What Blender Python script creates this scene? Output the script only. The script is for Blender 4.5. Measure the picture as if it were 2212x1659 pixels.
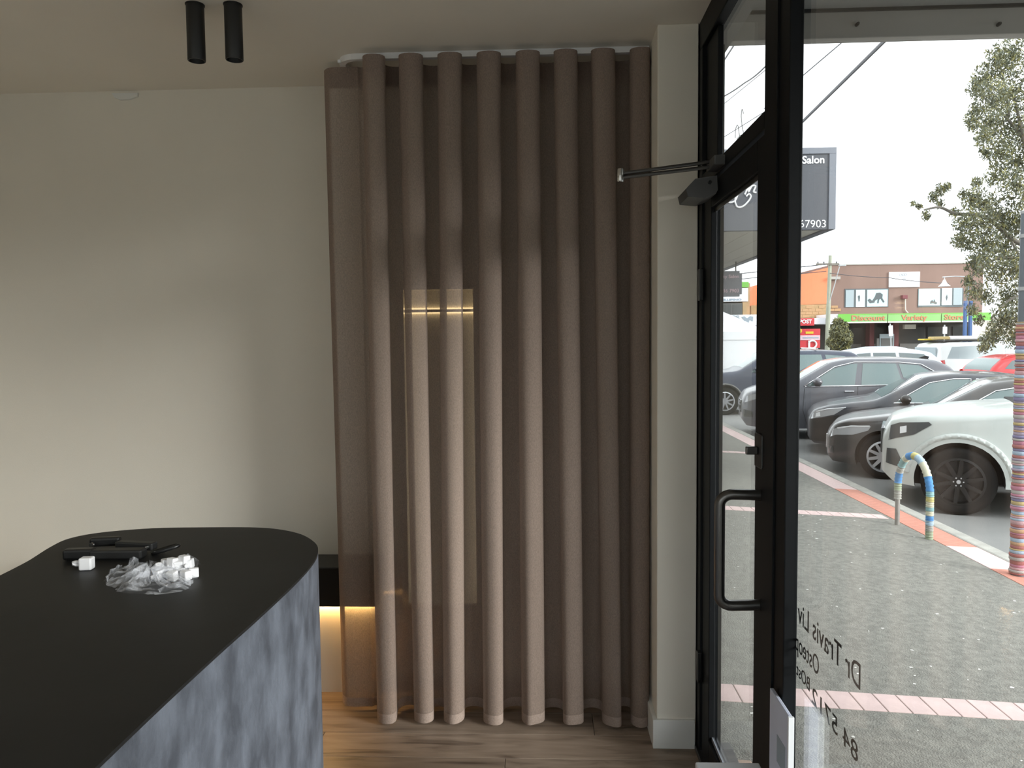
import bpy, bmesh, math, random
from mathutils import Vector, Matrix
random.seed(7)
scn = bpy.context.scene
for o in list(bpy.data.objects):
    bpy.data.objects.remove(o)
C = scn.collection

# ------------------------------------------------------------------ camera
F = 1640.0
CAM = Vector((0, 0, 1.6))
yaw, pitch, roll = math.atan(69 / F), math.radians(3.35), 0.010
fwd = Vector((-math.sin(yaw) * math.cos(pitch), math.cos(yaw) * math.cos(pitch), -math.sin(pitch)))
r0 = fwd.cross(Vector((0, 0, 1))).normalized()
u0 = r0.cross(fwd).normalized()
rgt = r0 * math.cos(roll) - u0 * math.sin(roll)
upv = u0 * math.cos(roll) + r0 * math.sin(roll)
cam_d = bpy.data.cameras.new('camera')
cam = bpy.data.objects.new('camera', cam_d)
C.objects.link(cam)
cam_d.sensor_fit = 'HORIZONTAL'
cam_d.sensor_width = 36
cam_d.lens = F / 2212 * 36
cam_d.clip_start, cam_d.clip_end = 0.02, 500
m = Matrix((rgt, upv, -fwd)).transposed().to_4x4()
m.translation = CAM
cam.matrix_world = m
scn.camera = cam

# ------------------------------------------------------------------ sky and exposure
world = bpy.data.worlds.new('overcast')
scn.world = world
world.use_nodes = True
bg = world.node_tree.nodes['Background']
bg.inputs[0].default_value = (0.93, 0.97, 1.0, 1)
bg.inputs[1].default_value = .9
# veiled low sun, behind the viewer's right shoulder
sun_d = bpy.data.lights.new('veiled_sun', 'SUN')
sun_d.energy = 1.4
sun_d.angle = math.radians(22)
sun_d.color = (1.0, .98, .95)
sun = bpy.data.objects.new('veiled_sun', sun_d)
C.objects.link(sun)
SAZ, SEL = math.radians(31), math.radians(15)
sdir = Vector((math.cos(SAZ) * math.cos(SEL), -math.sin(SAZ) * math.cos(SEL), math.sin(SEL)))
sun.rotation_euler = sdir.to_track_quat('Z', 'Y').to_euler()
scn.view_settings.view_transform = 'Standard'
scn.view_settings.look = 'None'
scn.view_settings.exposure = 1.75
scn.view_settings.gamma = 1
scn.view_settings.use_curve_mapping = False
scn.cycles.use_denoising = True
scn.cycles.max_bounces = 10
scn.cycles.diffuse_bounces = 5
scn.cycles.glossy_bounces = 4
scn.cycles.transparent_max_bounces = 16
scn.cycles.caustics_reflective = False
scn.cycles.caustics_refractive = False


def U(px, py, X=None, Y=None, Z=None):
    """world point seen at photo pixel (px,py) on the plane X=, Y= or Z="""
    d = fwd + rgt * ((px - 1106) / F) - upv * ((py - 829.5) / F)
    if X is not None: t = (X - CAM.x) / d.x
    elif Y is not None: t = (Y - CAM.y) / d.y
    else: t = (Z - CAM.z) / d.z
    return CAM + d * t


# ------------------------------------------------------------------ materials
M = {}
def mat(name, col=(.8, .8, .8), rough=.5, metal=0., noise=0., nscale=8., bump=0., bscale=60., stretch=(1, 1, 1),
        coat=0., spec=.5, col2=None, emit=None, estr=0., alpha=1.):
    if name in M: return M[name]
    m = bpy.data.materials.new(name); m.use_nodes = True
    nt = m.node_tree; b = nt.nodes['Principled BSDF']
    b.inputs['Base Color'].default_value = (*col, 1)
    b.inputs['Roughness'].default_value = rough
    b.inputs['Metallic'].default_value = metal
    b.inputs['Specular IOR Level'].default_value = spec
    b.inputs['Coat Weight'].default_value = coat
    b.inputs['Coat Roughness'].default_value = .04
    if emit:
        b.inputs['Emission Color'].default_value = (*emit, 1)
        b.inputs['Emission Strength'].default_value = estr
    if noise or col2 or bump:
        tc = nt.nodes.new('ShaderNodeTexCoord'); mp = nt.nodes.new('ShaderNodeMapping')
        mp.inputs['Scale'].default_value = stretch
        nt.links.new(tc.outputs['Object'], mp.inputs[0])
    if noise or col2:
        n = nt.nodes.new('ShaderNodeTexNoise'); n.inputs['Scale'].default_value = nscale
        n.inputs['Detail'].default_value = 6
        nt.links.new(mp.outputs[0], n.inputs['Vector'])
        r = nt.nodes.new('ShaderNodeValToRGB')
        c2 = col2 or tuple(c * (1 - noise) for c in col)
        r.color_ramp.elements[0].position = .36; r.color_ramp.elements[1].position = .64
        r.color_ramp.elements[0].color = (*c2, 1); r.color_ramp.elements[1].color = (*col, 1)
        nt.links.new(n.outputs['Fac'], r.inputs[0]); nt.links.new(r.outputs[0], b.inputs['Base Color'])
    if bump:
        n2 = nt.nodes.new('ShaderNodeTexNoise'); n2.inputs['Scale'].default_value = bscale
        n2.inputs['Detail'].default_value = 4
        nt.links.new(mp.outputs[0], n2.inputs['Vector'])
        bp = nt.nodes.new('ShaderNodeBump'); bp.inputs['Strength'].default_value = bump
        bp.inputs['Distance'].default_value = .01
        nt.links.new(n2.outputs['Fac'], bp.inputs['Height']); nt.links.new(bp.outputs[0], b.inputs['Normal'])
    M[name] = m
    return m


def glass_mat(name, tint=(.97, .985, .98)):
    m = bpy.data.materials.new(name); m.use_nodes = True; nt = m.node_tree
    for n in list(nt.nodes): nt.nodes.remove(n)
    out = nt.nodes.new('ShaderNodeOutputMaterial'); mix = nt.nodes.new('ShaderNodeMixShader')
    tr = nt.nodes.new('ShaderNodeBsdfTransparent'); gl = nt.nodes.new('ShaderNodeBsdfGlossy')
    tr.inputs[0].default_value = (*tint, 1); gl.inputs['Roughness'].default_value = 0.0
    fr = nt.nodes.new('ShaderNodeFresnel'); ge = nt.nodes.new('ShaderNodeNewGeometry')
    ma = nt.nodes.new('ShaderNodeMath'); ma.operation = 'MULTIPLY_ADD'
    ma.inputs[1].default_value = 1 / 1.5 - 1.5; ma.inputs[2].default_value = 1.5
    nt.links.new(ge.outputs['Backfacing'], ma.inputs[0]); nt.links.new(ma.outputs[0], fr.inputs[0])
    nt.links.new(fr.outputs[0], mix.inputs[0]); nt.links.new(tr.outputs[0], mix.inputs[1])
    nt.links.new(gl.outputs[0], mix.inputs[2]); nt.links.new(mix.outputs[0], out.inputs[0])
    M[name] = m
    return m


def cloth_mat(name, col, transp, transl):
    m = bpy.data.materials.new(name); m.use_nodes = True; nt = m.node_tree
    for n in list(nt.nodes): nt.nodes.remove(n)
    N = nt.nodes.new; L = nt.links.new
    out = N('ShaderNodeOutputMaterial')
    tc = N('ShaderNodeTexCoord'); mp = N('ShaderNodeMapping'); mp.inputs['Scale'].default_value = (1, 1, .35)
    L(tc.outputs['Object'], mp.inputs[0])
    n = N('ShaderNodeTexNoise'); n.inputs['Scale'].default_value = 420; n.inputs['Detail'].default_value = 3
    L(mp.outputs[0], n.inputs['Vector'])
    r = N('ShaderNodeValToRGB'); r.color_ramp.elements[0].position = .3; r.color_ramp.elements[1].position = .7
    r.color_ramp.elements[0].color = (*[c * .78 for c in col], 1); r.color_ramp.elements[1].color = (*[c * 1.12 for c in col], 1)
    L(n.outputs['Fac'], r.inputs[0])
    bp = N('ShaderNodeBump'); bp.inputs['Strength'].default_value = .25; bp.inputs['Distance'].default_value = .002
    L(n.outputs['Fac'], bp.inputs['Height'])
    di = N('ShaderNodeBsdfDiffuse'); tl = N('ShaderNodeBsdfTranslucent'); tp = N('ShaderNodeBsdfTransparent')
    L(r.outputs[0], di.inputs[0]); L(r.outputs[0], tl.inputs[0]); L(bp.outputs[0], di.inputs['Normal'])
    a = N('ShaderNodeMixShader'); a.inputs[0].default_value = transl; L(di.outputs[0], a.inputs[1]); L(tl.outputs[0], a.inputs[2])
    b = N('ShaderNodeMixShader'); b.inputs[0].default_value = transp; L(a.outputs[0], b.inputs[1]); L(tp.outputs[0], b.inputs[2])
    L(b.outputs[0], out.inputs[0])
    M[name] = m
    return m


def wood_mat(name):
    m = bpy.data.materials.new(name); m.use_nodes = True; nt = m.node_tree; b = nt.nodes['Principled BSDF']
    N = nt.nodes.new; L = nt.links.new
    tc = N('ShaderNodeTexCoord'); mp = N('ShaderNodeMapping'); mp.inputs['Scale'].default_value = (1.2, 11, 11)
    oi = N('ShaderNodeObjectInfo'); ad = N('ShaderNodeVectorMath'); ad.operation = 'ADD'
    cm = N('ShaderNodeCombineXYZ'); ml = N('ShaderNodeMath'); ml.operation = 'MULTIPLY'; ml.inputs[1].default_value = 40
    L(oi.outputs['Random'], ml.inputs[0]); L(ml.outputs[0], cm.inputs[0]); L(ml.outputs[0], cm.inputs[1])
    L(tc.outputs['Object'], mp.inputs[0]); L(mp.outputs[0], ad.inputs[0]); L(cm.outputs[0], ad.inputs[1])
    n = N('ShaderNodeTexNoise'); n.inputs['Scale'].default_value = 2.2; n.inputs['Detail'].default_value = 8; n.inputs['Distortion'].default_value = .6
    L(ad.outputs[0], n.inputs['Vector'])
    r = N('ShaderNodeValToRGB')
    r.color_ramp.elements[0].position = .28; r.color_ramp.elements[0].color = (.12, .085, .062, 1)
    r.color_ramp.elements[1].position = .68; r.color_ramp.elements[1].color = (.40, .31, .24, 1)
    e = r.color_ramp.elements.new(.45); e.color = (.29, .22, .168, 1)
    L(n.outputs['Fac'], r.inputs[0])
    hs = N('ShaderNodeHueSaturation'); mr = N('ShaderNodeMapRange'); mr.inputs['To Min'].default_value = .62; mr.inputs['To Max'].default_value = .98
    L(oi.outputs['Random'], mr.inputs[0]); L(mr.outputs[0], hs.inputs['Value']); L(r.outputs[0], hs.inputs['Color'])
    L(hs.outputs[0], b.inputs['Base Color']); b.inputs['Roughness'].default_value = .42
    M[name] = m
    return m


glass_mat('glass'); glass_mat('acrylic', (.9, .95, 1))
cloth_mat('taupe_cloth', (.36, .28, .235), .25, .10)
cloth_mat('taupe_hem', (.42, .33, .28), .03, .15)
wood_mat('oak_plank')
mat('wall_paint', (.82, .775, .685), .85, noise=.03, nscale=2, bump=.06, bscale=240)
mat('ceiling_paint', (.88, .835, .75), .9, noise=.03, nscale=2)
mat('white_trim', (.80, .80, .77), .45, noise=.03, nscale=5)
mat('white_rail', (.85, .85, .86), .4)
mat('black_frame', (.005, .006, .0072), .5, spec=.18, noise=.15, nscale=20)
mat('black_satin', (.008, .008, .008), .35)
mat('black_lamp', (.012, .012, .012), .45)
mat('counter_top', (.014, .014, .014), .5, spec=.32, noise=.35, nscale=3.5, bump=.04, bscale=14)
mat('counter_side', (.135, .150, .182), .5, col2=(.062, .069, .085), nscale=11, stretch=(1.3, 1.3, .8), bump=.5, bscale=22)
mat('steel', (.55, .54, .52), .25, 1.0)
mat('dark_steel', (.13, .125, .12), .3, .9)
mat('closer_grey', (.10, .10, .10), .45, .4)
mat('white_plastic', (.85, .85, .87), .35)
mat('white_board', (.82, .84, .87), .6, noise=.04)
mat('blue_white', (.62, .66, .80), .5, noise=.08, nscale=6)
mat('print_grey', (.30, .36, .42), .6)
mat('black_print', (.01, .01, .01), .6)
mat('white_print', (.85, .85, .86), .6)
mat('led', (1, .7, .35), .5, emit=(1.0, .56, .18), estr=15)
mat('led_soft', (1, .8, .5), .5, emit=(1.0, .74, .38), estr=1.0)
mat('niche_white', (.8, .78, .72), .7)
mat('asphalt_path', (.27, .265, .235), .9, col2=(.195, .19, .17), nscale=22, bump=.9, bscale=110)
mat('asphalt_road', (.27, .27, .262), .85, col2=(.22, .22, .215), nscale=.8, bump=.3, bscale=60)
mat('paving_bounce', (.50, .49, .46), .85, noise=.15, nscale=1)  # kept pale so the unseen rear ground bounces light onto the ceiling
mat('kerb', (.45, .44, .40), .85, noise=.2, nscale=6)
mat('paver_pink', (.74, .56, .54), .8, noise=.14, nscale=9, bump=.1)
mat('paver_red', (.62, .27, .20), .8, noise=.2, nscale=9, bump=.1)
mat('paver_tan', (.56, .42, .33), .8, noise=.2, nscale=9)
mat('soffit', (.26, .265, .26), .7, noise=.05)
mat('soffit_board', (.62, .60, .54), .7)
mat('fascia', (.42, .40, .37), .6, noise=.08, nscale=3)
mat('render_wall', (.30, .30, .29), .85, noise=.1, nscale=3)
mat('sign_dark', (.13, .135, .15), .5)
mat('sign_dark2', (.095, .10, .115), .5)
mat('sign_edge', (.21, .225, .26), .45)
mat('rubber', (.006, .006, .006), .8, spec=.25)
mat('rim_silver', (.62, .63, .66), .28, .85)
mat('rim_black', (.006, .006, .0065), .3, .1)
mat('brake_dark', (.03, .03, .03), .6, .4)
mat('under', (.012, .012, .012), .8)
mat('car_glass', (.09, .115, .12), .04, spec=.9)
mat('car_glass_teal', (.14, .20, .20), .05, spec=.9)
mat('chrome', (.85, .85, .87), .12, 1.0)
mat('lamp_clear', (.42, .43, .45), .12, .3, coat=1)
mat('lamp_dark', (.06, .065, .068), .12, .3, coat=1)
mat('lamp_bright', (.9, .92, .95), .1, .2, coat=1)
mat('tail_red', (.5, .01, .015), .15, coat=1)
for nm, c, mt in (('paint_white', (.56, .595, .57), 0), ('paint_bronze', (.07, .065, .063), .3), ('paint_graphite', (.045, .047, .056), .3),
                  ('paint_silver', (.13, .132, .15), .35), ('paint_navy', (.05, .06, .09), .3), ('paint_red', (.55, .015, .02), .1),
                  ('paint_paleblue', (.50, .56, .66), .35), ('paint_bright', (.82, .84, .85), 0.)):
    mat(nm, c, .36, mt, coat=.5)
mat('brown_wall', (.255, .165, .135), .8, noise=.1, nscale=.6)
mat('orange_wall', (.80, .25, .12), .8, noise=.05, nscale=.5)
mat('brick_tan', (.50, .32, .17), .85, col2=(.36, .24, .12), nscale=3)
mat('tan_wall', (.55, .34, .18), .85, noise=.2, nscale=1)
mat('sign_green', (.17, .48, .07), .5)
mat('sign_green2', (.24, .48, .16), .5)
mat('sign_lettering', (.52, .20, .10), .5)
mat('sign_red', (.55, .04, .05), .5)
mat('sign_pink', (.62, .45, .50), .5)
mat('sign_yellow', (.60, .45, .03), .5)
mat('white_wall', (.78, .80, .84), .8, noise=.04)
mat('cream_wall', (.72, .68, .60), .8, noise=.08)
mat('shop_dark', (.035, .035, .033), .5, noise=.3, nscale=.7)
mat('shop_glass', (.05, .055, .055), .1, spec=.8)
mat('shop_grey', (.14, .14, .135), .6)
mat('maroon', (.18, .05, .06), .7)
mat('pane_grey', (.36, .42, .45), .3)
mat('pane_blue', (.52, .70, .72), .4)
mat('pane_pale', (.62, .74, .77), .4)
mat('window_frame', (.09, .11, .12), .5)
mat('tent', (.88, .89, .9), .7)
mat('pole_green', (.40, .42, .33), .8, noise=.15, nscale=2)
mat('pole_steel', (.16, .185, .21), .5, .4, noise=.1)
mat('pole_band', (.45, .46, .47), .4, .5)
mat('pole_blue', (.045, .11, .27), .45)
mat('wire', (.10, .10, .11), .6)
mat('bark', (.22, .20, .17), .9, noise=.3, nscale=4)
mat('leaf_olive', (.20, .20, .105), .8, noise=.3, nscale=1.5)
mat('leaf_grey', (.17, .185, .13), .8, noise=.3, nscale=1.5)
mat('leaf_gold', (.29, .27, .10), .8, noise=.3, nscale=1.5)
mat('galv', (.36, .355, .34), .45, .6, noise=.15, nscale=20)
YARN = [mat('yarn_%s' % n, c, .95, bump=.6, bscale=200) for n, c in (
    ('blue', (.10, .30, .62)), ('cream', (.66, .64, .50)), ('teal', (.30, .50, .52)), ('paleblue', (.42, .55, .66)),
    ('yellow', (.62, .56, .25)), ('grey', (.40, .40, .37)), ('sage', (.36, .42, .30)))]
YARN2 = [mat('yarn_%s' % n, c, .95, bump=.6, bscale=200) for n, c in (
    ('pink', (.52, .22, .30)), ('orange', (.56, .34, .20)), ('mauve', (.40, .33, .42)), ('stone', (.46, .42, .40)),
    ('violet', (.24, .22, .36)), ('gold', (.55, .42, .20)), ('red', (.42, .16, .15)), ('sky', (.40, .50, .62)), ('rose', (.58, .36, .38)))]


# ------------------------------------------------------------------ object helpers
def new_obj(name, me, m=None, parent=None):
    if m is not None:
        for x in (m if isinstance(m, (list, tuple)) else [m]):
            me.materials.append(M[x] if isinstance(x, str) else x)
    o = bpy.data.objects.new(name, me); C.objects.link(o)
    if parent is not None: o.parent = parent
    return o


def obj(name, bm, m, parent=None, smooth=False, angle=35):
    me = bpy.data.meshes.new(name)
    bmesh.ops.recalc_face_normals(bm, faces=bm.faces[:])
    bm.to_mesh(me); bm.free()
    if smooth:
        me.polygons.foreach_set('use_smooth', [True] * len(me.polygons))
        me.set_sharp_from_angle(angle=math.radians(angle))
    return new_obj(name, me, m, parent)


def tag(o, label=None, cat=None, group=None, kind=None):
    if label: o['label'] = label
    if cat: o['category'] = cat
    if group: o['group'] = group
    if kind: o['kind'] = kind
    return o


def thing(name, label, cat, loc=(0, 0, 0), rz=0, group=None, kind=None):
    o = bpy.data.objects.new(name, None); C.objects.link(o)
    o.empty_display_size = .1
    o.location = loc; o.rotation_euler = (0, 0, rz)
    return tag(o, label, cat, group, kind)


def BM(): return bmesh.new()


def box(bm, x0, x1, y0, y1, z0, z1, bev=0., mi=0):
    x0, x1 = sorted((x0, x1)); y0, y1 = sorted((y0, y1)); z0, z1 = sorted((z0, z1))
    vs = [bm.verts.new(p) for p in ((x0, y0, z0), (x1, y0, z0), (x1, y1, z0), (x0, y1, z0), (x0, y0, z1), (x1, y0, z1), (x1, y1, z1), (x0, y1, z1))]
    fs = [bm.faces.new([vs[i] for i in f]) for f in ((3, 2, 1, 0), (4, 5, 6, 7), (0, 1, 5, 4), (1, 2, 6, 5), (2, 3, 7, 6), (3, 0, 4, 7))]
    for f in fs: f.material_index = mi
    if bev:
        es = list({e for f in fs for e in f.edges})
        bmesh.ops.bevel(bm, geom=es, offset=bev, segments=2, affect='EDGES', profile=.5)
    return bm


def boxo(name, b, m, parent=None, bev=0.):
    return obj(name, box(BM(), *b, bev=bev), m, parent)


def frame_of(t):
    t = t.normalized()
    a = Vector((0, 0, 1)) if abs(t.z) < .9 else Vector((1, 0, 0))
    n = t.cross(a).normalized(); return n, t.cross(n).normalized()


def tube(bm, pts, r, seg=8, cap=True, mi=0, closed=False):
    pts = [Vector(p) for p in pts]; rings = []
    n = len(pts)
    prev = None
    for i, p in enumerate(pts):
        if closed: t = pts[(i + 1) % n] - pts[i - 1]
        else: t = pts[min(i + 1, n - 1)] - pts[max(i - 1, 0)]
        t.normalize()
        if prev is None: a, b = frame_of(t)
        else:
            a = (prev - t * prev.dot(t)).normalized(); b = t.cross(a)
        prev = a
        rr = r[i] if isinstance(r, (list, tuple)) else r
        rings.append([bm.verts.new(p + a * math.cos(k * 2 * math.pi / seg) * rr + b * math.sin(k * 2 * math.pi / seg) * rr) for k in range(seg)])
    for i in range(n if closed else n - 1):
        A, B = rings[i], rings[(i + 1) % n]
        for k in range(seg):
            f = bm.faces.new((A[k], A[(k + 1) % seg], B[(k + 1) % seg], B[k])); f.material_index = mi
    if cap and not closed:
        bm.faces.new(rings[0][::-1]).material_index = mi; bm.faces.new(rings[-1]).material_index = mi
    return bm


def lathe(bm, prof, seg=24, org=(0, 0, 0), axis='Z', mi=0, closed=False, smoothcap=True):
    rings = []
    org = Vector(org)
    for r, h in prof:
        ring = []
        for k in range(seg):
            a = 2 * math.pi * k / seg; c, s = math.cos(a) * r, math.sin(a) * r
            p = {'Z': (c, s, h), 'Y': (c, h, s), 'X': (h, c, s)}[axis]
            ring.append(bm.verts.new(org + Vector(p)))
        rings.append(ring)
    n = len(rings)
    for i in range(n if closed else n - 1):
        A, B = rings[i], rings[(i + 1) % n]
        for k in range(seg):
            bm.faces.new((A[k], A[(k + 1) % seg], B[(k + 1) % seg], B[k])).material_index = mi
    if not closed:
        bm.faces.new(rings[0][::-1]).material_index = mi; bm.faces.new(rings[-1]).material_index = mi
    return bm


def prism(bm, poly, axis, a, b, mi=0):
    """poly = list of 2D points; extruded along axis from a to b (axis 'Y': pts=(x,z); 'Z': (x,y); 'X': (y,z))"""
    def P(p, h): return {'Y': (p[0], h, p[1]), 'Z': (p[0], p[1], h), 'X': (h, p[0], p[1])}[axis]
    A = [bm.verts.new(P(p, a)) for p in poly]; B = [bm.verts.new(P(p, b)) for p in poly]
    n = len(poly)
    bm.faces.new(A).material_index = mi; bm.faces.new(B[::-1]).material_index = mi
    for i in range(n):
        bm.faces.new((A[i], A[(i + 1) % n], B[(i + 1) % n], B[i])).material_index = mi
    return bm


def smooth_path(pts, n=8, closed=False):
    pts = [Vector(p) for p in pts]; out = []
    N = len(pts)
    for i in range(N if closed else N - 1):
        if closed: p0, p1, p2, p3 = pts[i - 1], pts[i], pts[(i + 1) % N], pts[(i + 2) % N]
        else: p0, p1, p2, p3 = pts[max(i - 1, 0)], pts[i], pts[i + 1], pts[min(i + 2, N - 1)]
        for k in range(n):
            t = k / n
            out.append(.5 * ((2 * p1) + (p2 - p0) * t + (2 * p0 - 5 * p1 + 4 * p2 - p3) * t * t + (3 * p1 - p0 - 3 * p2 + p3) * t ** 3))
    if not closed: out.append(pts[-1])
    return out


def text_mesh(name, s, size, m, parent, mw, align='LEFT', ext=.002, width=None, shear=0., bold=0.):
    cu = bpy.data.curves.new(name, 'FONT'); cu.body = s; cu.size = size; cu.extrude = ext; cu.align_x = align
    cu.shear = shear; cu.offset = bold; cu.resolution_u = 3
    t = bpy.data.objects.new(name + '_tmp', cu); C.objects.link(t)
    dg = bpy.context.evaluated_depsgraph_get()
    me = bpy.data.meshes.new_from_object(t.evaluated_get(dg))
    bpy.data.objects.remove(t); bpy.data.curves.remove(cu)
    me.name = name
    if width:
        xs = [v.co.x for v in me.vertices]; k = width / (max(xs) - min(xs)); me.transform(Matrix.Diagonal((k, 1, 1, 1)))
    me.transform(mw)
    me.materials.clear()
    return new_obj(name, me, m, parent)


def face_minus_y(x, y, z):   # text reads along +X, seen from -Y
    return Matrix(((1, 0, 0, x), (0, 0, -1, y), (0, 1, 0, z), (0, 0, 0, 1)))


def face_plus_x(x, y, z):    # text reads along +Y, seen from +X
    return Matrix(((0, 0, 1, x), (1, 0, 0, y), (0, 1, 0, z), (0, 0, 0, 1)))


def struct(name, label, bm, m, smooth=False):
    return tag(obj(name, bm, m, None, smooth), label, None, None, 'structure')


# ================================================================== ROOM SHELL
H = 2.79
ZF = -.04            # floor level
YW = 3.58           # back wall
YP = 2.98           # pillar front
XG = .60            # room face of the shopfront
XO = .684           # outer face
ZP = -.14           # footpath at the shopfront
FALL = .058
def zpath(x): return ZP - FALL * (x - .7)
ZR = -.47           # car park

XL, YB = -3.4, -2.6
struct('wall_back', 'cream painted plaster wall behind the counter', box(BM(), XL - .1, XO, YW, YW + .12, -.1, H), 'wall_paint')
struct('wall_left', 'cream painted side wall outside the picture', box(BM(), XL - .1, XL, YB, YW, -.1, H), 'wall_paint')
struct('wall_rear', 'cream painted strip above the added rear window', box(BM(), XL - .1, XG, YB - .1, YB, 2.76, H), 'wall_paint')
w2 = tag(thing('window_added', 'black framed window behind the viewer, added to light the room', None), kind='structure')  # unseen window, added to raise the indoor light
boxo('sill', (XL, XG, YB - .1, YB, -.1, .06), 'black_frame', w2)
boxo('head_frame', (XL, XG, YB - .1, YB, 2.72, 2.76), 'black_frame', w2)
for k in range(5):
    xm = XL + .03 + k * (XG - XL - .06) / 4
    boxo('mullion', (xm - .03, xm + .03, YB - .09, YB - .01, .06, 2.72), 'black_frame', w2)
    if k < 4: boxo('pane', (xm + .03, xm + (XG - XL - .06) / 4 - .03, YB - .053, YB - .047, .06, 2.72), 'glass', w2)
struct('ceiling', 'plain cream plaster ceiling', box(BM(), XL - .1, XO + .02, YB - .1, YW + .12, H, H + .12), 'ceiling_paint')
pil = struct('wall_right', 'narrow cream pillar between the curtain and the door', box(BM(), .442, .597, YP, YW, ZF, H, bev=.004), 'wall_paint')
bb = struct('baseboard_right', 'white square baseboard around the foot of the pillar', box(BM(), .425, .592, YP - .014, YW, ZF, ZF + .118, bev=.003), 'white_trim')
# reveal between pillar and frame
# planked floor
fl = struct('floor', 'grey brown oak plank floor', box(BM(), XL - .1, XO, YB - .1, YW + .12, -.16, ZF - .014), 'shop_dark')
PW, PL = .182, 1.9
pbm = box(BM(), 0, PL - .002, 0, PW - .002, -.014, 0, bev=.0012)
pme = bpy.data.meshes.new('plank'); bmesh.ops.recalc_face_normals(pbm, faces=pbm.faces[:]); pbm.to_mesh(pme); pbm.free(); pme.materials.append(M['oak_plank'])
y0 = 3.068 - 20 * PW
for r in range(23):
    off = (r * .77) % PL
    for k in range(4):
        x = XL - off + k * PL
        if x > .5 or y0 + r * PW < -1.2: continue
        p = bpy.data.objects.new('plank', pme); C.objects.link(p); p.parent = fl; p.location = (x, y0 + r * PW, ZF)
        if x + PL > .66: p.scale.x = (.66 - x) / PL

# ================================================================== SHOPFRONT
XGL = .628          # glass plane
w1 = tag(thing('window_1', 'tall black framed shopfront glazing with mirrored lettering', None), kind='structure')
def fr(name, b, parent=w1, m='black_frame', bev=.003): return boxo(name, b, m, parent, bev)
Y_far, Y_near, Y_end = 2.985, 1.905, YB
XF = .634
fr('head_frame', (XG, XF, Y_end, Y_far, 2.685, H))
fr('jamb', (XG, XF, 2.925, Y_far, ZF, 2.685))
fr('jamb_bead', (XG + .015, XF, 2.735, 2.925, 2.215, 2.685))
fr('mullion', (XG, XF, Y_near, 2.115, ZF, 2.685))
fr('mullion_rib', (XG - .006, XG + .002, 1.985, 2.0, ZF, 2.685), bev=.001)
fr('transom', (XG, XF, 2.115, 2.925, 2.162, 2.21))
fr('bottom_rail', (XG, XF, Y_end, Y_near, -.1, .05))
for y in (.15, -1.6):
    fr('mullion', (XG, XF, y - .04, y + .04, .05, 2.685))
fr('end_jamb', (XG, XF, Y_end, Y_end + .08, .05, 2.685))
fr('pane', (XGL - .003, XGL + .003, 2.0, 2.9, 2.2, 2.69), m='glass', bev=0)
panes = []
for a, b in ((.19, Y_near), (-1.56, .11), (Y_end + .08, -1.64)):
    panes.append(fr('pane', (XGL - .003, XGL + .003, a, b, .05, 2.685), m='glass', bev=0))
# lettering on the near pane (reads from the street)
def gl_text(s, y_first, ztop, size, w):
    t = text_mesh('lettering', s, size, 'black_print', panes[0], face_plus_x(XGL + .0035, y_first, ztop - size * .69), ext=.0004, width=w)
    return t
gl_text('Dr Travis Liv', 1.512, .941, .077, .375)
gl_text('Osteopath', 1.743, .858, .066, .232)
gl_text('BOst', 1.80, .782, .047, .095)
gl_text('84 5712', 1.52, .772, .058, .265)

# ---- door
d1 = tag(thing('door_1', 'black aluminium glass door with pull handle and closer', None), kind='structure')
DX0, DX1 = XG + .008, XF - .004
def dr(name, b, parent=d1, m='black_frame', bev=.003): return boxo(name, b, m, parent, bev)
dr('stile', (DX0, DX1, 2.80, 2.918, -.015, 2.155))
dr('stile', (DX0, DX1, 2.122, 2.205, -.015, 2.155))
dr('top_rail', (DX0, DX1, 2.205, 2.80, 2.068, 2.155))
dr('bottom_rail', (DX0, DX1, 2.205, 2.80, -.015, .085))
dr('glazing_bead', (DX0 + .012, DX1 - .006, 2.205, 2.80, 2.052, 2.068), m='dark_steel', bev=.001)
dr('glazing_bead', (DX0 + .012, DX1 - .006, 2.205, 2.80, .085, .10), m='sign_edge', bev=.001)
dr('pane', (XGL - .003, XGL + .003, 2.15, 2.81, .08, 2.06), m='glass', bev=0)
for z in (1.80, .32):
    dr('hinge', (XG - .012, XG + .004, 2.905, 2.935, z - .06, z + .06), m='black_satin')
lk = dr('lock', (DX0 - .012, DX0 + .002, 2.10, 2.17, 1.235, 1.33), m='black_satin')
dr('lock_turn', (DX0 - .045, DX0 - .012, 2.13, 2.143, 1.272, 1.295), lk, 'dark_steel')
# strike plate visible outside of glass edge
dr('threshold', (XG - .01, XO + .05, 2.02, 2.985, -.1, -.02), m='dark_steel', bev=.002)
# pull handle, a D tube standing off into the room
hx = DX0 - .118
za, zb = .835, 1.170
pts = [(DX0, 2.128, zb - .012), (DX0 - .04, 2.128, zb - .010)]
for k in range(7):
    a = k / 6 * math.pi / 2
    pts.append((hx + .035 - .035 * math.sin(a), 2.128, zb - .035 + .03 * math.cos(a) - .004))
for k in range(7):
    a = k / 6 * math.pi / 2
    pts.append((hx + .035 - .035 * math.cos(a), 2.128, za + .035 - .03 * math.sin(a) + .004))
pts += [(DX0 - .04, 2.128, za + .010), (DX0, 2.128, za + .012)]
obj('pull_handle', tube(BM(), pts, .0155, 12), 'dark_steel', d1, True, 60)
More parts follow.
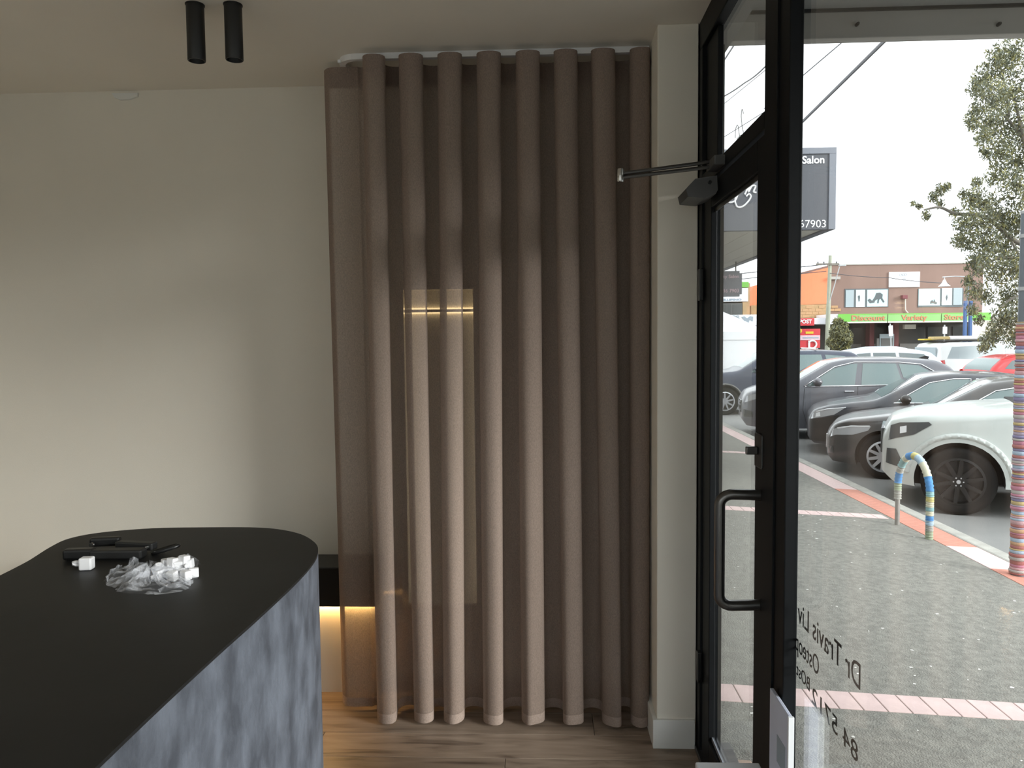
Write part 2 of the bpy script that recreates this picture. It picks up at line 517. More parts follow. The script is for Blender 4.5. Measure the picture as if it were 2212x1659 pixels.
# closer: body on the transom, double arm reaching into the room
cp = [U(x, y, Y=2.66) for x, y in ((1482, 408), (1502, 386), (1549, 379), (1551, 410), (1546, 419), (1522, 428), (1486, 425))]
cl = obj('door_closer', prism(BM(), [(p.x, p.z) for p in cp], 'Y', 2.66, 2.82), 'closer_grey', d1)
obj('closer_screw', lathe(BM(), [(.006, 0), (.006, .01)], 10, (XG - .028, 2.652, 2.13), 'Y'), 'black_satin', cl)
e = U(1340, 379, Y=2.62)
ab = BM()
for dz, x1, z1 in ((.010, XG - .03, 2.195), (-.012, XG - .03, 2.178)):
    p0 = Vector((e.x + .004, 2.62, e.z + dz * .6)); p1 = Vector((x1, 2.64, z1))
    tube(ab, [p0, p0.lerp(p1, .5), p1], .0065, 8)
obj('closer_arm', ab, 'dark_steel', cl, True, 60)
obj('arm_pivot', lathe(BM(), [(.010, -.022), (.012, -.018), (.012, .018), (.010, .022)], 12, (e.x, 2.62, e.z), 'Z'), 'steel', cl, True)
boxo('arm_shoe', (XG - .035, XG + .003, 2.56, 2.68, 2.168, 2.20), 'closer_grey', cl, .004)

# blue white notice holder on the door post, white box on the floor
nt_ = thing('notice_holder', 'pale blue-white notice panel fixed low on the black door post', 'notice', (XG, 1.885, .285))
boxo('panel', (-.016, -.006, -.075, .075, 0, .40), 'blue_white', nt_, .002)
boxo('edge_strip', (-.018, -.004, -.083, -.075, 0, .40), 'white_board', nt_, .001)
boxo('print', (-.0168, -.016, -.05, .045, .10, .17), 'print_grey', nt_)
boxo('print', (-.0168, -.016, -.055, .01, .24, .31), 'print_grey', nt_)
wb = thing('cardboard_box', 'white carton standing on the floor at the foot of the door', 'box', (.49, 1.93, ZF))
wc = box(BM(), -.08, .085, -.10, .10, .0, .475, bev=.006)
obj('carton', wc, 'white_board', wb)
boxo('lid', (-.084, .089, -.104, .104, .453, .481), 'white_board', wb, .004)

# ================================================================== CURTAIN
cx0 = U(745, 800, Y=3.2).x
cur = thing('curtain', 'floor-length taupe wave-fold curtain hanging from the white ceiling track', 'curtain', (0, 3.2, 0))
crest_px_t = [803, 885, 970, 1055, 1140, 1222, 1303, 1388]
crest_px_b = [835, 917, 976, 1066, 1152, 1238, 1325, 1383]
xt = [U(p, 115, Y=3.14).x for p in crest_px_t]; xb = [U(p, 1555, Y=3.14).x for p in crest_px_b]
LEFT_T, LEFT_B = U(694, 130, Y=3.30).x, U(736, 1540, Y=3.30).x
RIGHT = .436
rows = 46
NS = 26
def cloth_profile(f):
    """one horizontal line of the curtain, f = 0 top .. 1 bottom -> list of (x, y)"""
    cr = [a * (1 - f) + b * f for a, b in zip(xt, xb)]
    L = LEFT_T * (1 - f) + LEFT_B * f
    A = .080 + .006 * f
    out = []
    # flat return at the left end
    first = cr[0]
    hl = .084
    lead = [(L, 3.345), (L + .010, 3.300), (L + .035, 3.268), (L + .075, 3.262), (first - hl - .012, 3.268), (first - hl, 3.266)]
    for a, b in zip(lead[:-1], lead[1:]):
        for k in range(5): out.append((a[0] + (b[0] - a[0]) * k / 5, a[1] + (b[1] - a[1]) * k / 5))
    for k in range(NS // 2):
        sp_ = -.5 + k / NS
        out.append((first + hl * 2 * sp_ + .02 * math.sin(4 * math.pi * sp_), 3.2 - A * math.cos(2 * math.pi * sp_)))
    xs = cr + [cr[-1] + .15]
    for i in range(len(cr)):
        x0, x1 = xs[i], xs[i + 1]
        lam = x1 - x0
        ph = .35 * math.sin(i * 2.3 + 1) * f
        lim = NS if i < len(cr) - 1 else 10
        for k in range(lim):
            s = k / NS
            amp = A * (1 - .13 * f * math.sin(i * 1.7))
            if i == 0 and f > 0 and s > .5: amp *= 1 - .1 * f
            y = 3.2 - amp * math.cos(2 * math.pi * s) + .006 * math.sin(9 * s + i + 4 * f) * f
            x = x0 + lam * s + .030 * math.sin(4 * math.pi * s + ph) * (1 - .25 * f)
            out.append((x, y))
    return [(min(x, RIGHT), y) for x, y in out]
def smooth_line(l):
    for _ in range(2): l = [l[0]] + [((a[0] + 2 * b[0] + c[0]) / 4, (a[1] + 2 * b[1] + c[1]) / 4) for a, b, c in zip(l, l[1:], l[2:])] + [l[-1]]
    return l
def cloth(zs, dy=0):
    bm = BM(); prev = None
    for z in zs:
        f = 1 - (z - ZF) / 2.80
        cols = [bm.verts.new((x, y - 3.2 + dy, z)) for x, y in smooth_line(cloth_profile(f))]
        if prev:
            for a, b, c, d in zip(prev, prev[1:], cols[1:], cols): bm.faces.new((a, b, c, d))
        prev = cols
    return bm
fab = obj('fabric', cloth([2.762 - (2.762 - .03 - ZF) * k / rows for k in range(rows + 1)]), 'taupe_cloth', cur, True, 80)
obj('hem', cloth([.055 + ZF, .035 + ZF, .014 + ZF], -.0025), 'taupe_hem', cur, True, 80)
obj('heading_tape', cloth([2.763, 2.72, 2.675], .0022), 'taupe_hem', cur, True, 80)
sb = BM()
pf = [smooth_line(cloth_profile(1 - (z - ZF) / 2.80)) for z in (2.75, 2.0, 1.4, .7, -.02)]
prev = None
for z, p in zip((2.75, 2.0, 1.4, .7, -.02), pf):
    (xa, ya) = p[4]
    v = [sb.verts.new((xa - .004, ya - 3.2 + .012, z)), sb.verts.new((xa + .030, ya - 3.2 - .030, z))]
    if prev: sb.faces.new((prev[0], prev[1], v[1], v[0]))
    prev = v
obj('side_hem', sb, 'taupe_hem', cur)
tr_ = thing('curtain_track', 'slim white curtain track fixed to the ceiling, curving back at the left', 'curtain track', (0, 3.2, H))
path = [(RIGHT + .003, 0, -.013), (.1, 0, -.013), (-.4, 0, -.013)]
xl = U(752, 118, Y=3.2).x
for k in range(9):
    a = k / 8 * math.pi / 2
    path.append((xl + .03 - .07 * math.sin(a), .07 - .07 * math.cos(a), -.013))
path.append((xl - .04, .20, -.013))
tb = BM(); prev = None
for i, p in enumerate(path):
    p = Vector(p); t = Vector(path[min(i + 1, len(path) - 1)]) - Vector(path[max(i - 1, 0)]); t.normalize()
    nrm = Vector((-t.y, t.x, 0))
    v = [tb.verts.new(p + nrm * a + Vector((0, 0, b))) for a, b in ((-.012, -.012), (.012, -.012), (.012, .012), (-.012, .012))]
    if prev:
        for k in range(4): tb.faces.new((prev[k], prev[(k + 1) % 4], v[(k + 1) % 4], v[k]))
    else: tb.faces.new(v)
    prev = v
tb.faces.new(prev[::-1])
obj('rail', tb, 'white_rail', tr_)
for k in range(9):
    x = .40 - k * .155
    boxo('glider', (x - .006, x + .006, -.006, .006, -.034, -.022), 'white_plastic', tr_)

# ================================================================== LIT BENCH UNIT AND NICHE BEHIND THE CURTAIN
bx1 = U(815, 1310, Y=3.40).x
bn = thing('floating_bench', 'black floating bench with a warm light strip under it beside the curtain', 'bench', (0, 3.4, 0))
zb0, zb1 = U(700, 1311, Y=3.36).z, U(700, 1226, Y=3.36).z
boxo('bench_body', (-2.3, bx1, -.04, .175, zb0, zb1), 'black_satin', bn, .004)
boxo('back_panel', (-2.3, bx1, -.002 + .03, .175, ZF, zb0 - .012), 'niche_white', bn)
boxo('light_strip', (-2.25, bx1 - .02, .004, .018, zb0 - .010, zb0), 'led', bn)
na, nb_ = U(877, 1300, Y=3.5), U(1030, 625, Y=3.5)
ni = thing('display_niche', 'tall pale lit niche showing faintly through the curtain', 'niche', (0, 3.5, 0))
zl = U(950, 671, Y=3.5).z
boxo('back_board', (na.x, nb_.x, .045, .075, na.z, nb_.z), 'niche_white', ni)
for nm, b in (('side_panel', (na.x - .012, na.x, -.02, .075, na.z, nb_.z)), ('side_panel', (nb_.x, nb_.x + .012, -.02, .075, na.z, nb_.z)),
              ('bottom_panel', (na.x, nb_.x, -.02, .045, na.z - .012, na.z)), ('top_panel', (na.x, nb_.x, -.02, .045, nb_.z, nb_.z + .012)),
              ('light_shelf', (na.x, nb_.x, -.0, .045, zl - .006, zl + .006))):
    boxo(nm, b, 'niche_white', ni)
boxo('light_strip', (na.x + .005, nb_.x - .005, .030, .042, zl + .006, zl + .014), 'led_soft', ni)
mat('led_added', (1, .85, .65), .5, emit=(1.0, .84, .62), estr=.6)  # for the added side strips that brighten the niche back board
for xa_, sg_ in ((na.x, 1), (nb_.x, -1)):
    boxo('added_lip', (xa_, xa_ + sg_ * .016, -.02, -.014, na.z, nb_.z), 'niche_white', ni)  # added lip that hides the extra strip
    boxo('light_strip', (xa_ + sg_ * .002, xa_ + sg_ * .012, -.014, -.009, na.z + .02, nb_.z - .02), 'led_added', ni)  # extra strip, added for an even glow on the back board
boxo('light_strip', (na.x + .005, nb_.x - .005, .030, .042, zl - .012, zl - .006), 'led_soft', ni)

# plaster patch on the wall
pp = [U(x, y, Y=YW) for x, y in ((244, 203), (300, 202), (299, 210), (282, 216), (262, 217), (250, 212))]
tag(obj('plaster_patch', prism(BM(), [(p.x, min(p.z, H - .001)) for p in pp], 'Y', YW - .012, YW + .002), 'white_trim'),
    'small pale plaster blob where the back wall meets the ceiling', 'plaster')

# ================================================================== CEILING SPOTS
for (pt, pb, lab) in (((421, 10), (428, 132), 'left of the pair of black tube spotlights on the ceiling'),
                      ((503, 10), (508, 130), 'right of the pair of black tube spotlights on the ceiling')):
    T = U(*pt, Z=H); Bp = U(*pb, Y=T.y)
    L = H - Bp.z
    s = thing('ceiling_spotlight', lab, 'spotlight', (T.x, T.y, H), group='black ceiling spotlights')
    r = .0305
    obj('tube', lathe(BM(), [(r * .98, 0), (r, -.004), (r, -L + .002), (r * .97, -L), (r * .86, -L), (r * .84, -L + .012), (r * .5, -L + .03)], 32), 'black_lamp', s, True, 40)
    obj('lens', lathe(BM(), [(r * .5, -L + .028), (r * .5, -L + .032)], 20), 'lamp_dark', s)
    obj('ceiling_plate', lathe(BM(), [(r * 1.08, 0), (r * 1.08, -.003)], 32), 'black_lamp', s)

# ================================================================== COUNTER
ZC = 1.05
edge_px = [(0, 1243), (60, 1212), (108, 1182), (150, 1163), (220, 1150), (330, 1141), (440, 1139), (540, 1139), (600, 1143), (650, 1154), (680, 1172),
           (687, 1190), (676, 1215), (640, 1256), (560, 1331), (470, 1411), (350, 1521), (205, 1659)]
E2 = [U(x, y, Z=ZC) for x, y in edge_px]
E2 = smooth_path(E2, 5)
a = E2[-1]; b = E2[0]
d = (E2[-1] - E2[-4]).normalized()
ext = [a + d * .25, a + d * .5 + Vector((-.05, 0, 0)), a + d * .62 + Vector((-.25, -.0, 0)), Vector((-1.5, .55, ZC)), Vector((-2.3, .9, ZC)), Vector((-2.6, 1.35, ZC)), Vector((-2.3, 1.75, ZC)), b + Vector((-.45, -.19, 0))]
out2 = [(p.x, p.y) for p in E2 + ext]
ct = thing('reception_counter', 'curved reception counter with black top and blue-grey microcement side', 'counter', (0, 0, 0))
obj('counter_top', prism(BM(), out2, 'Z', ZC - .006, ZC), 'counter_top', ct)
obj('counter_body', prism(BM(), out2, 'Z', ZF, ZC - .006), 'counter_side', ct, True, 30)

# black tool set on the counter
zt = ZC + .0005
def onc(px, py, z=ZC): return U(px, py, Z=z)
A_, B_ = onc(138, 1208), onc(345, 1207)
def bar(name, p0, p1, wid, z0, z1, m, parent, bev=.003):
    p0, p1 = Vector(p0), Vector(p1); d = (p1 - p0); d.z = 0; L = d.length; d.normalize(); n = Vector((-d.y, d.x, 0))
    bm = box(BM(), 0, L, -wid / 2, wid / 2, z0, z1, bev=bev)
    mt = Matrix(((d.x, n.x, 0, p0.x), (d.y, n.y, 0, p0.y), (0, 0, 1, 0), (0, 0, 0, 1)))
    bm.transform(mt)
    return obj(name, bm, m, parent)
tl = thing('hand_tool', 'black two-piece hand tool lying at the back of the counter', 'tool', (0, 0, ZC))
bar('grip', onc(140, 1208), onc(206, 1206), .030, .0005, .027, 'black_satin', tl, .006)
bar('body', onc(200, 1206), onc(312, 1205), .036, .0005, .024, 'black_lamp', tl, .005)
bar('upper_arm', onc(196, 1190), onc(262, 1187), .022, .012, .036, 'black_satin', tl, .006)
bar('upper_arm', onc(255, 1192), onc(335, 1196), .026, .010, .030, 'black_lamp', tl, .004)
pv = onc(203, 1193)
obj('pivot_screw', lathe(BM(), [(.006, 0), (.006, .006)], 12, (pv.x, pv.y - .012, .022), 'Y'), 'steel', tl)
lp = onc(330, 1200)
loop = [(lp.x + .03 + .034 * math.cos(a) , lp.y + .01 + .016 * math.sin(a), .014 + .010 * math.cos(a)) for a in [k * 2 * math.pi / 16 for k in range(16)]]
obj('wrist_strap', tube(BM(), loop, .0055, 6, closed=True), 'black_satin', tl, True, 60)
bar('clip', onc(314, 1201), onc(328, 1196), .004, .018, .024, 'steel', tl, .001)

# white glide next to it
def glide(x, y, z, rz, label, s=1., group=None, tilt=0):
    g = thing('curtain_glide', label, 'curtain glide', (x, y, z), rz, group)
    g.rotation_euler = (tilt, 0, rz)
    bm = box(BM(), -.011 * s, .013 * s, -.010 * s, .010 * s, .0, .024 * s, bev=.003 * s)
    obj('block', bm, 'white_plastic', g)
    obj('hook', tube(BM(), [(-.010 * s, 0, .010 * s), (-.019 * s, 0, .009 * s), (-.024 * s, 0, .011 * s), (-.0245 * s, 0, .014 * s), (-.019 * s, 0, .015 * s), (-.010 * s, 0, .014 * s)], .0035 * s, 6), 'white_plastic', g, True, 60)
    return g
p = onc(187, 1230)
glide(p.x, p.y, ZC + .0003, .12, 'loose white plastic curtain glide lying by itself in front of the black tool', 1.25)

# clear bag of glides
mp_ = bpy.data.materials.new('clear_film'); mp_.use_nodes = True
nt = mp_.node_tree; b_ = nt.nodes['Principled BSDF']
b_.inputs['Base Color'].default_value = (.85, .87, .92, 1); b_.inputs['Roughness'].default_value = .12
b_.inputs['Specular IOR Level'].default_value = 1.0
outn = nt.nodes['Material Output']; tpn = nt.nodes.new('ShaderNodeBsdfTransparent'); mxn = nt.nodes.new('ShaderNodeMixShader')
tcn = nt.nodes.new('ShaderNodeTexCoord'); nz = nt.nodes.new('ShaderNodeTexNoise'); nz.inputs['Scale'].default_value = 26; nz.inputs['Detail'].default_value = 5
mpn = nt.nodes.new('ShaderNodeMapping'); mpn.inputs['Rotation'].default_value = (0, 0, .8); mpn.inputs['Scale'].default_value = (.6, 2.6, 1)
rn = nt.nodes.new('ShaderNodeValToRGB'); rn.color_ramp.elements[0].position = .42; rn.color_ramp.elements[0].color = (.04, .04, .04, 1)
rn.color_ramp.elements[1].position = .78; rn.color_ramp.elements[1].color = (.62, .62, .62, 1)
nt.links.new(tcn.outputs['Object'], mpn.inputs[0]); nt.links.new(mpn.outputs[0], nz.inputs['Vector']); nt.links.new(nz.outputs['Fac'], rn.inputs[0])
nt.links.new(rn.outputs[0], mxn.inputs[0]); nt.links.new(tpn.outputs[0], mxn.inputs[1]); nt.links.new(b_.outputs[0], mxn.inputs[2])
nt.links.new(mxn.outputs[0], outn.inputs[0]); M['clear_film'] = mp_
o0 = onc(222, 1262); o1 = onc(430, 1248)
oc = (o0 + o1) / 2
ux = (o1 - o0).normalized(); uy = Vector((-ux.y, ux.x, 0)); LB = (o1 - o0).length
bag_px = [(222, 1258), (240, 1236), (262, 1232), (275, 1240), (298, 1222), (315, 1232), (330, 1226), (360, 1217), (395, 1218), (424, 1226), (431, 1247), (420, 1262), (400, 1278), (345, 1287), (300, 1285), (262, 1283), (240, 1272)]
bp2 = [onc(*q) for q in bag_px]
cen = onc(325, 1255)
bag = thing('plastic_bag', 'crumpled clear plastic bag of white curtain glides on the black counter', 'bag', (cen.x, cen.y, ZC))
bm = BM(); rings = []
rnd = random.Random(3)
nr, ns = 7, 48
loopw = smooth_path([(q - cen) * .97 for q in bp2], 6, True)
for i in range(nr):
    f = 1 - i / nr
    ring = []
    for k, q in enumerate(loopw):
        jit = .0035 * rnd.uniform(-1, 1)
        h = .002 + .020 * (1 - f ** 2.4) * (1 + .35 * math.sin(k * .21 + 1) + .4 * math.sin(k * .63 + i * .9)) + .006 * rnd.uniform(-1, 1) * (1 - f) * 2
        ring.append(bm.verts.new((q.x * f + jit, q.y * f + jit * .6, max(.001, h))))
    rings.append(ring)
for i in range(nr - 1):
    A, B = rings[i], rings[i + 1]
    for k in range(len(A)):
        bm.faces.new((A[k], A[(k + 1) % len(A)], B[(k + 1) % len(A)], B[k]))
cv = bm.verts.new((0, 0, .030))
for k in range(len(rings[-1])): bm.faces.new((rings[-1][k], rings[-1][(k + 1) % len(A)], cv))
me = bpy.data.meshes.new('film'); bm.to_mesh(me); bm.free(); new_obj('film', me, 'clear_film', bag)
# folded flaps of film
for (q0, q1, h) in (((275, 1240), (300, 1222), .03), ((232, 1262), (262, 1234), .028), ((345, 1284), (418, 1264), .02), ((395, 1222), (426, 1228), .03), ((315, 1234), (332, 1252), .034)):
    a0, a1 = onc(*q0) - cen, onc(*q1) - cen
    fb = BM(); pv_ = None
    n = Vector((-(a1 - a0).y, (a1 - a0).x, 0)).normalized()
    for k in range(7):
        t = k / 6; p_ = a0.lerp(a1, t)
        v = [fb.verts.new((p_.x, p_.y, .004)), fb.verts.new((p_.x + n.x * .006 * rnd.uniform(-1, 1), p_.y + n.y * .01 * rnd.uniform(-1, 1), h * (.6 + .4 * math.sin(t * 3.1)) * rnd.uniform(.8, 1.15))),
             fb.verts.new((p_.x + n.x * .012, p_.y + n.y * .012, .004))]
        if pv_:
            fb.faces.new((pv_[0], pv_[1], v[1], v[0])); fb.faces.new((pv_[1], pv_[2], v[2], v[1]))
        pv_ = v
    obj('fold', fb, 'clear_film', bag)
k = 0
for (gx, gy, gz) in ((338, 1247, 0), (352, 1243, 0), (366, 1248, 0), (380, 1242, 0), (394, 1247, 0), (408, 1241, 0), (418, 1249, 0), (345, 1254, 0), (373, 1255, 0), (402, 1254, 0),
                     (360, 1243, .016), (386, 1246, .016), (410, 1244, .016), (372, 1247, .022), (398, 1245, .026)):
    p = onc(gx, gy)
    glide(p.x, p.y, ZC + .002 + gz, rnd.uniform(0, 6.28), 'white plastic curtain glide inside the clear bag on the counter', .92, 'curtain glides in the clear bag', rnd.uniform(-.2, .2))

# ================================================================== OUTDOORS: GROUND
XK = 3.93           # kerb line
YN, YF = -30.0, 30.0
bm = BM()
v = [bm.verts.new(p) for p in ((XO, YN, zpath(XO)), (XK - .30, YN, zpath(XK - .3)), (XK - .30, YF, zpath(XK - .3)), (XO, YF, zpath(XO)))]
w = [bm.verts.new((q.co.x, q.co.y, ZR - .4)) for q in v]
bm.faces.new(v); bm.faces.new(w[::-1])
for k in range(4): bm.faces.new((v[k], v[(k + 1) % 4], w[(k + 1) % 4], w[k]))
path_o = struct('footpath', 'worn grey asphalt footpath outside the shop', bm, 'asphalt_path')
struct('car_park', 'grey asphalt car park beyond the kerb', box(BM(), XK + .15, 130, -90, 75, ZR - .3, ZR), 'asphalt_road')
struct('car_park_back', 'grey asphalt ground at the far shops', box(BM(), -40, XK + .15, YF, 75, ZR - .3, ZR), 'asphalt_road')
struct('kerb', 'pale concrete kerb along the car park', box(BM(), XK, XK + .15, YN, YF, ZR - .3, zpath(XK) + .005, bev=.02), 'kerb')
struct('kerb_base', 'concrete bed under the red kerb bricks', box(BM(), XK - .30, XK, YN, YF, ZR - .3, zpath(XK) - .055), 'kerb')
mat('chip', (.78, .76, .72), .8)
# pale stone chips in the path surface
bm = BM(); rn2 = random.Random(5)
for _ in range(170):
    x, y = rn2.uniform(.85, 3.5), rn2.uniform(2.2, 9)
    s = rn2.uniform(.004, .014); z = zpath(x)
    q = [bm.verts.new((x + s * math.cos(a) * rn2.uniform(.6, 1.2), y + s * math.sin(a) * rn2.uniform(.6, 1.2), z + .0015)) for a in (0, 1.2, 2.5, 3.8, 5.1)]
    bm.faces.new(q)
ch = obj('stone_chips', bm, 'chip', path_o); ch['kind'] = 'stuff'

# brick strips across the path and along the kerb
BW = .115
def brick_mesh(name, lx, ly, m, slope=0.):
    bm = box(BM(), 0, lx - .004, 0, ly - .004, -.05, .0, bev=.004)
    for vv in bm.verts: vv.co.z -= slope * vv.co.x
    me = bpy.data.meshes.new(name); bmesh.ops.recalc_face_normals(bm, faces=bm.faces[:]); bm.to_mesh(me); bm.free()
    me.materials.append(M[m]); return me
bme = brick_mesh('brick', BW, .19, 'paver_pink', FALL)
for ys in (3.60, 7.98, 12.4):
    gb = struct('path_band', 'pink brick band across the footpath', box(BM(), XO, XK - .3, ys - .01, ys + .2, ZR - .3, zpath(XK) - .03), 'kerb')
    gb['label'] = {3.60: 'nearest pink brick band across the asphalt footpath', 7.98: 'second pink brick band across the footpath at the bike hoop', 12.4: 'farthest pink brick band across the footpath seen through the door'}[ys]
    n = int((XK - .3 - XO) / BW)
    for k in range(n):
        x = XO + .03 + k * BW
        b = bpy.data.objects.new('brick', bme); C.objects.link(b); b.parent = gb; b.location = (x, ys, zpath(x) + .004)
kme = brick_mesh('brick', .29, BW, 'paver_red', FALL); kme2 = brick_mesh('brick', .29, BW, 'paver_pink', FALL)
kb = struct('kerb_band', 'red and pink brick edging along the kerb', box(BM(), XK - .30, XK - .01, YN, YF, ZR - .3, zpath(XK) - .045), 'kerb')
rn2 = random.Random(11)
for k in range(150):
    y = 4.2 + k * BW
    red = (5.6 < y < 9.6) and not (6.2 < y < 6.9)
    b = bpy.data.objects.new('brick', kme if red else kme2); C.objects.link(b); b.parent = kb
    b.location = (XK - .295, y, zpath(XK - .295) + .003)
far_b = obj('brick_course', box(BM(), XK - .295, XK - .006, 4.2 + 150 * BW, YF, zpath(XK) - .05, zpath(XK) + .006), 'paver_pink', kb)
# tiles just outside the threshold
tt = struct('door_tiles', 'tan paving tiles outside the door', box(BM(), XO, XO + .32, 1.0, 3.2, ZR - .2, zpath(XO + .32) - .02), 'kerb')
tme = brick_mesh('tile', .15, .2, 'paver_tan', FALL)
for i in range(2):
    for j in range(10):
        b = bpy.data.objects.new('tile', tme); C.objects.link(b); b.parent = tt; b.location = (XO + .012 + i * .152, 1.05 + j * .203, zpath(XO + i * .15) + .006)
# parking line on the asphalt near the cars
# ================================================================== AWNINGS AND SIGNS
ZS = 1.6 + 1.44
aw = struct('awning', 'dark grey awning soffit over the footpath', box(BM(), XO, 3.25, -30, 3.52, ZS, ZS + .25), 'soffit')
zf0 = U(1900, 90, Y=3.55).z
boxo('end_beam', (XO, 3.25, 3.50, 3.56, zf0, ZS), 'fascia', aw, .004)
boxo('front_beam', (3.20, 3.26, -30, 3.56, zf0 - .22, ZS + .25), 'fascia', aw, .004)  # unseen outer beam, placed and lowered to shape the light indoors
for px in (1852, 2158):
    q = U(px, 52, Y=3.49)
    obj('bolt', lathe(BM(), [(.006, -.012), (.008, -.004), (.008, .01)], 10, (q.x, 3.49, q.z), 'Y'), 'black_satin', aw)
boxo('joint_strip', (XO, 3.20, 3.485, 3.50, ZS - .012, ZS), 'black_satin', aw)
# upper shop wall over the door and outer nib wall beyond the door
struct('wall_upper', 'grey rendered wall above the shopfront outside', box(BM(), XF + .004, XO + .02, -30, 3.1, H - .1, ZS + .3), 'render_wall')
struct('wall_outer', 'black clad nib wall outside beyond the door', box(BM(), XF + .006, XO, 2.93, 3.35, -.3, ZS + .3), 'black_frame')
struct('wall_neighbour', 'rendered neighbouring shop wall along the footpath', box(BM(), XO - .3, XO, 3.36, 16, -.4, 4.2), 'render_wall')

# neighbour awning with end sign
q = U(1800, 497, Y=9.5)
zs0 = q.z; xs1 = q.x; zs1 = U(1798, 321, Y=9.5).z
na_ = thing('neighbour_awning', 'pale boarded awning with grey salon signboard on its end', 'awning', (XO, 9.5, zs0))
NW = xs1 - XO
for k in range(9):
    a0 = k * NW / 9
    boxo('soffit_board', (a0 + .004, a0 + NW / 9 - .004, .05, 7.2, .02, .04), 'soffit_board', na_)
boxo('roof_deck', (0, NW, .05, 7.2, .045, .3), 'fascia', na_)
boxo('edge_fascia', (NW - .10, NW, .02, 7.2, 0.0, .42), 'sign_dark', na_, .005)
sg = boxo('signboard', (0, NW, -.06, .0, 0, zs1 - zs0), 'sign_dark2', na_, .004)
boxo('sign_frame', (0, NW, -.075, -.055, zs1 - zs0 - .075, zs1 - zs0), 'sign_edge', sg, .004)
boxo('sign_frame', (NW - .085, NW, -.075, -.055, 0, zs1 - zs0 - .075), 'sign_edge', sg, .004)
def on_sign(px, py): p = U(px, py, Y=9.43); return p.x - XO, p.z - zs0
tx, tz = on_sign(1782, 352)
text_mesh('lettering', 'Beauty Salon', .125, 'white_print', sg, face_minus_y(tx, -.064, tz), 'RIGHT', bold=.003)
for ph_, px_ in (('7903', 1786), ('02 9736', 1738)):
    tx, tz = on_sign(px_, 491)
    text_mesh('lettering', ph_, .132, 'white_print', sg, face_minus_y(tx, -.064, tz), 'RIGHT')
sc = BM()
for pl in ([(1572, 428), (1575, 437), (1588, 433), (1596, 412), (1600, 395)], [(1596, 412), (1588, 430), (1592, 446), (1604, 446), (1617, 434), (1622, 424), (1618, 419), (1612, 424)], [(1609, 420), (1616, 404), (1618, 403), (1617, 414), (1624, 402), (1632, 402), (1628, 414), (1634, 416)]):
    pts = []
    for px, py in pl:
        x, z = on_sign(px, py); pts.append((x, -.064, z))
    tube(sc, smooth_path(pts, 6), .011, 6)
obj('script_logo', sc, 'white_print', sg)
# small hanging sign beneath
p0, p1 = U(1535, 641, Y=13.4), U(1603, 585, Y=13.4)
hs = thing('hanging_sign', 'small grey hanging salon sign beyond the neighbouring awning', 'sign', (p0.x, 13.4, p0.z))
SW, SH = p1.x - p0.x, p1.z - p0.z
ch_ = .04
obj('panel', prism(BM(), [(0, 0), (SW - ch_, 0), (SW - ch_, ch_), (SW, ch_), (SW, SH - ch_), (SW - ch_, SH - ch_), (SW - ch_, SH), (0, SH)], 'Y', 0, .08), 'sign_dark', hs)
text_mesh('lettering', 'Beauty Salon', .085, 'sign_pink', hs, face_minus_y(SW - .05, -.003, SH * .72), 'RIGHT')
text_mesh('lettering', '02 9736 7903', .085, 'sign_pink', hs, face_minus_y(SW - .05, -.003, SH * .16), 'RIGHT')
for x in (.1, SW - .1): boxo('hanger', (x - .01, x + .01, .03, .05, SH, max(SH + .02, zs0 - p0.z + .018)), 'dark_steel', hs)

# ================================================================== BIKE HOOP AND SIGN POLE
ga, gb_ = U(1938, 1128, Z=-.28), U(2007, 1163, Z=-.30)
hp = thing('bike_hoop', 'steel bike hoop wrapped in blue and cream knitted yarn', 'bike rack', (gb_.x, gb_.y, zpath(gb_.x)))
dv = Vector((ga.x - gb_.x, ga.y - gb_.y, 0)); wl = dv.length; dn = dv / wl
ht = (U(1972, 985, Y=(ga.y + gb_.y) / 2).z - zpath(gb_.x))
R_ = wl / 2
def hoop_pt(s):  # s 0..1 along hoop from the near leg
    Ls = ht - R_ * 1.25; total = 2 * Ls + math.pi * R_ * 1.15; d_ = s * total
    if d_ < Ls: return Vector((0, 0, d_))
    if d_ > total - Ls: return dn * wl + Vector((0, 0, total - d_))
    a = (d_ - Ls) / (total - 2 * Ls) * math.pi
    return dn * (R_ - R_ * math.cos(a)) + Vector((0, 0, Ls + R_ * 1.25 * math.sin(a)))
obj('tube', tube(BM(), [hoop_pt(k / 60) for k in range(61)], .024, 10), 'galv', hp, True, 60)
bands = [(0, .045, 6), (.045, .075, 5), (.075, .10, 3), (.10, .125, 0), (.125, .15, 1), (.15, .17, 2), (.17, .20, 1), (.20, .225, 4), (.225, .25, 2), (.25, .32, 0), (.32, .40, 1), (.40, .46, 3), (.46, .50, 4), (.50, .56, 0), (.56, .60, 1), (.60, .66, 2), (.66, .70, 5), (.70, .76, 0), (.76, .80, 6), (.80, .85, 5)]
for a, b, ci in bands:
    n = 8
    rr = [.034 + .004 * math.sin(k * 2.6) for k in range(n + 1)]
    obj('yarn_band', tube(BM(), [hoop_pt(a + (b - a) * k / n) for k in range(n + 1)], rr, 10), YARN[ci], hp, True, 60)
pb = U(2198, 1238, Z=-.30)
pl_ = thing('sign_pole', 'grey steel pole wrapped in colourful knitted yarn by the kerb', 'pole', (pb.x, pb.y, zpath(pb.x)))
def pz(py): return U(2198, py, Y=pb.y).z - zpath(pb.x)
pr = .048
obj('post', lathe(BM(), [(pr, -.02), (pr, pz(460))], 20), 'pole_steel', pl_, True)
obj('cap', lathe(BM(), [(pr * 1.05, pz(462)), (pr * 1.05, pz(456)), (pr * .5, pz(452))], 20), 'pole_band', pl_, True)
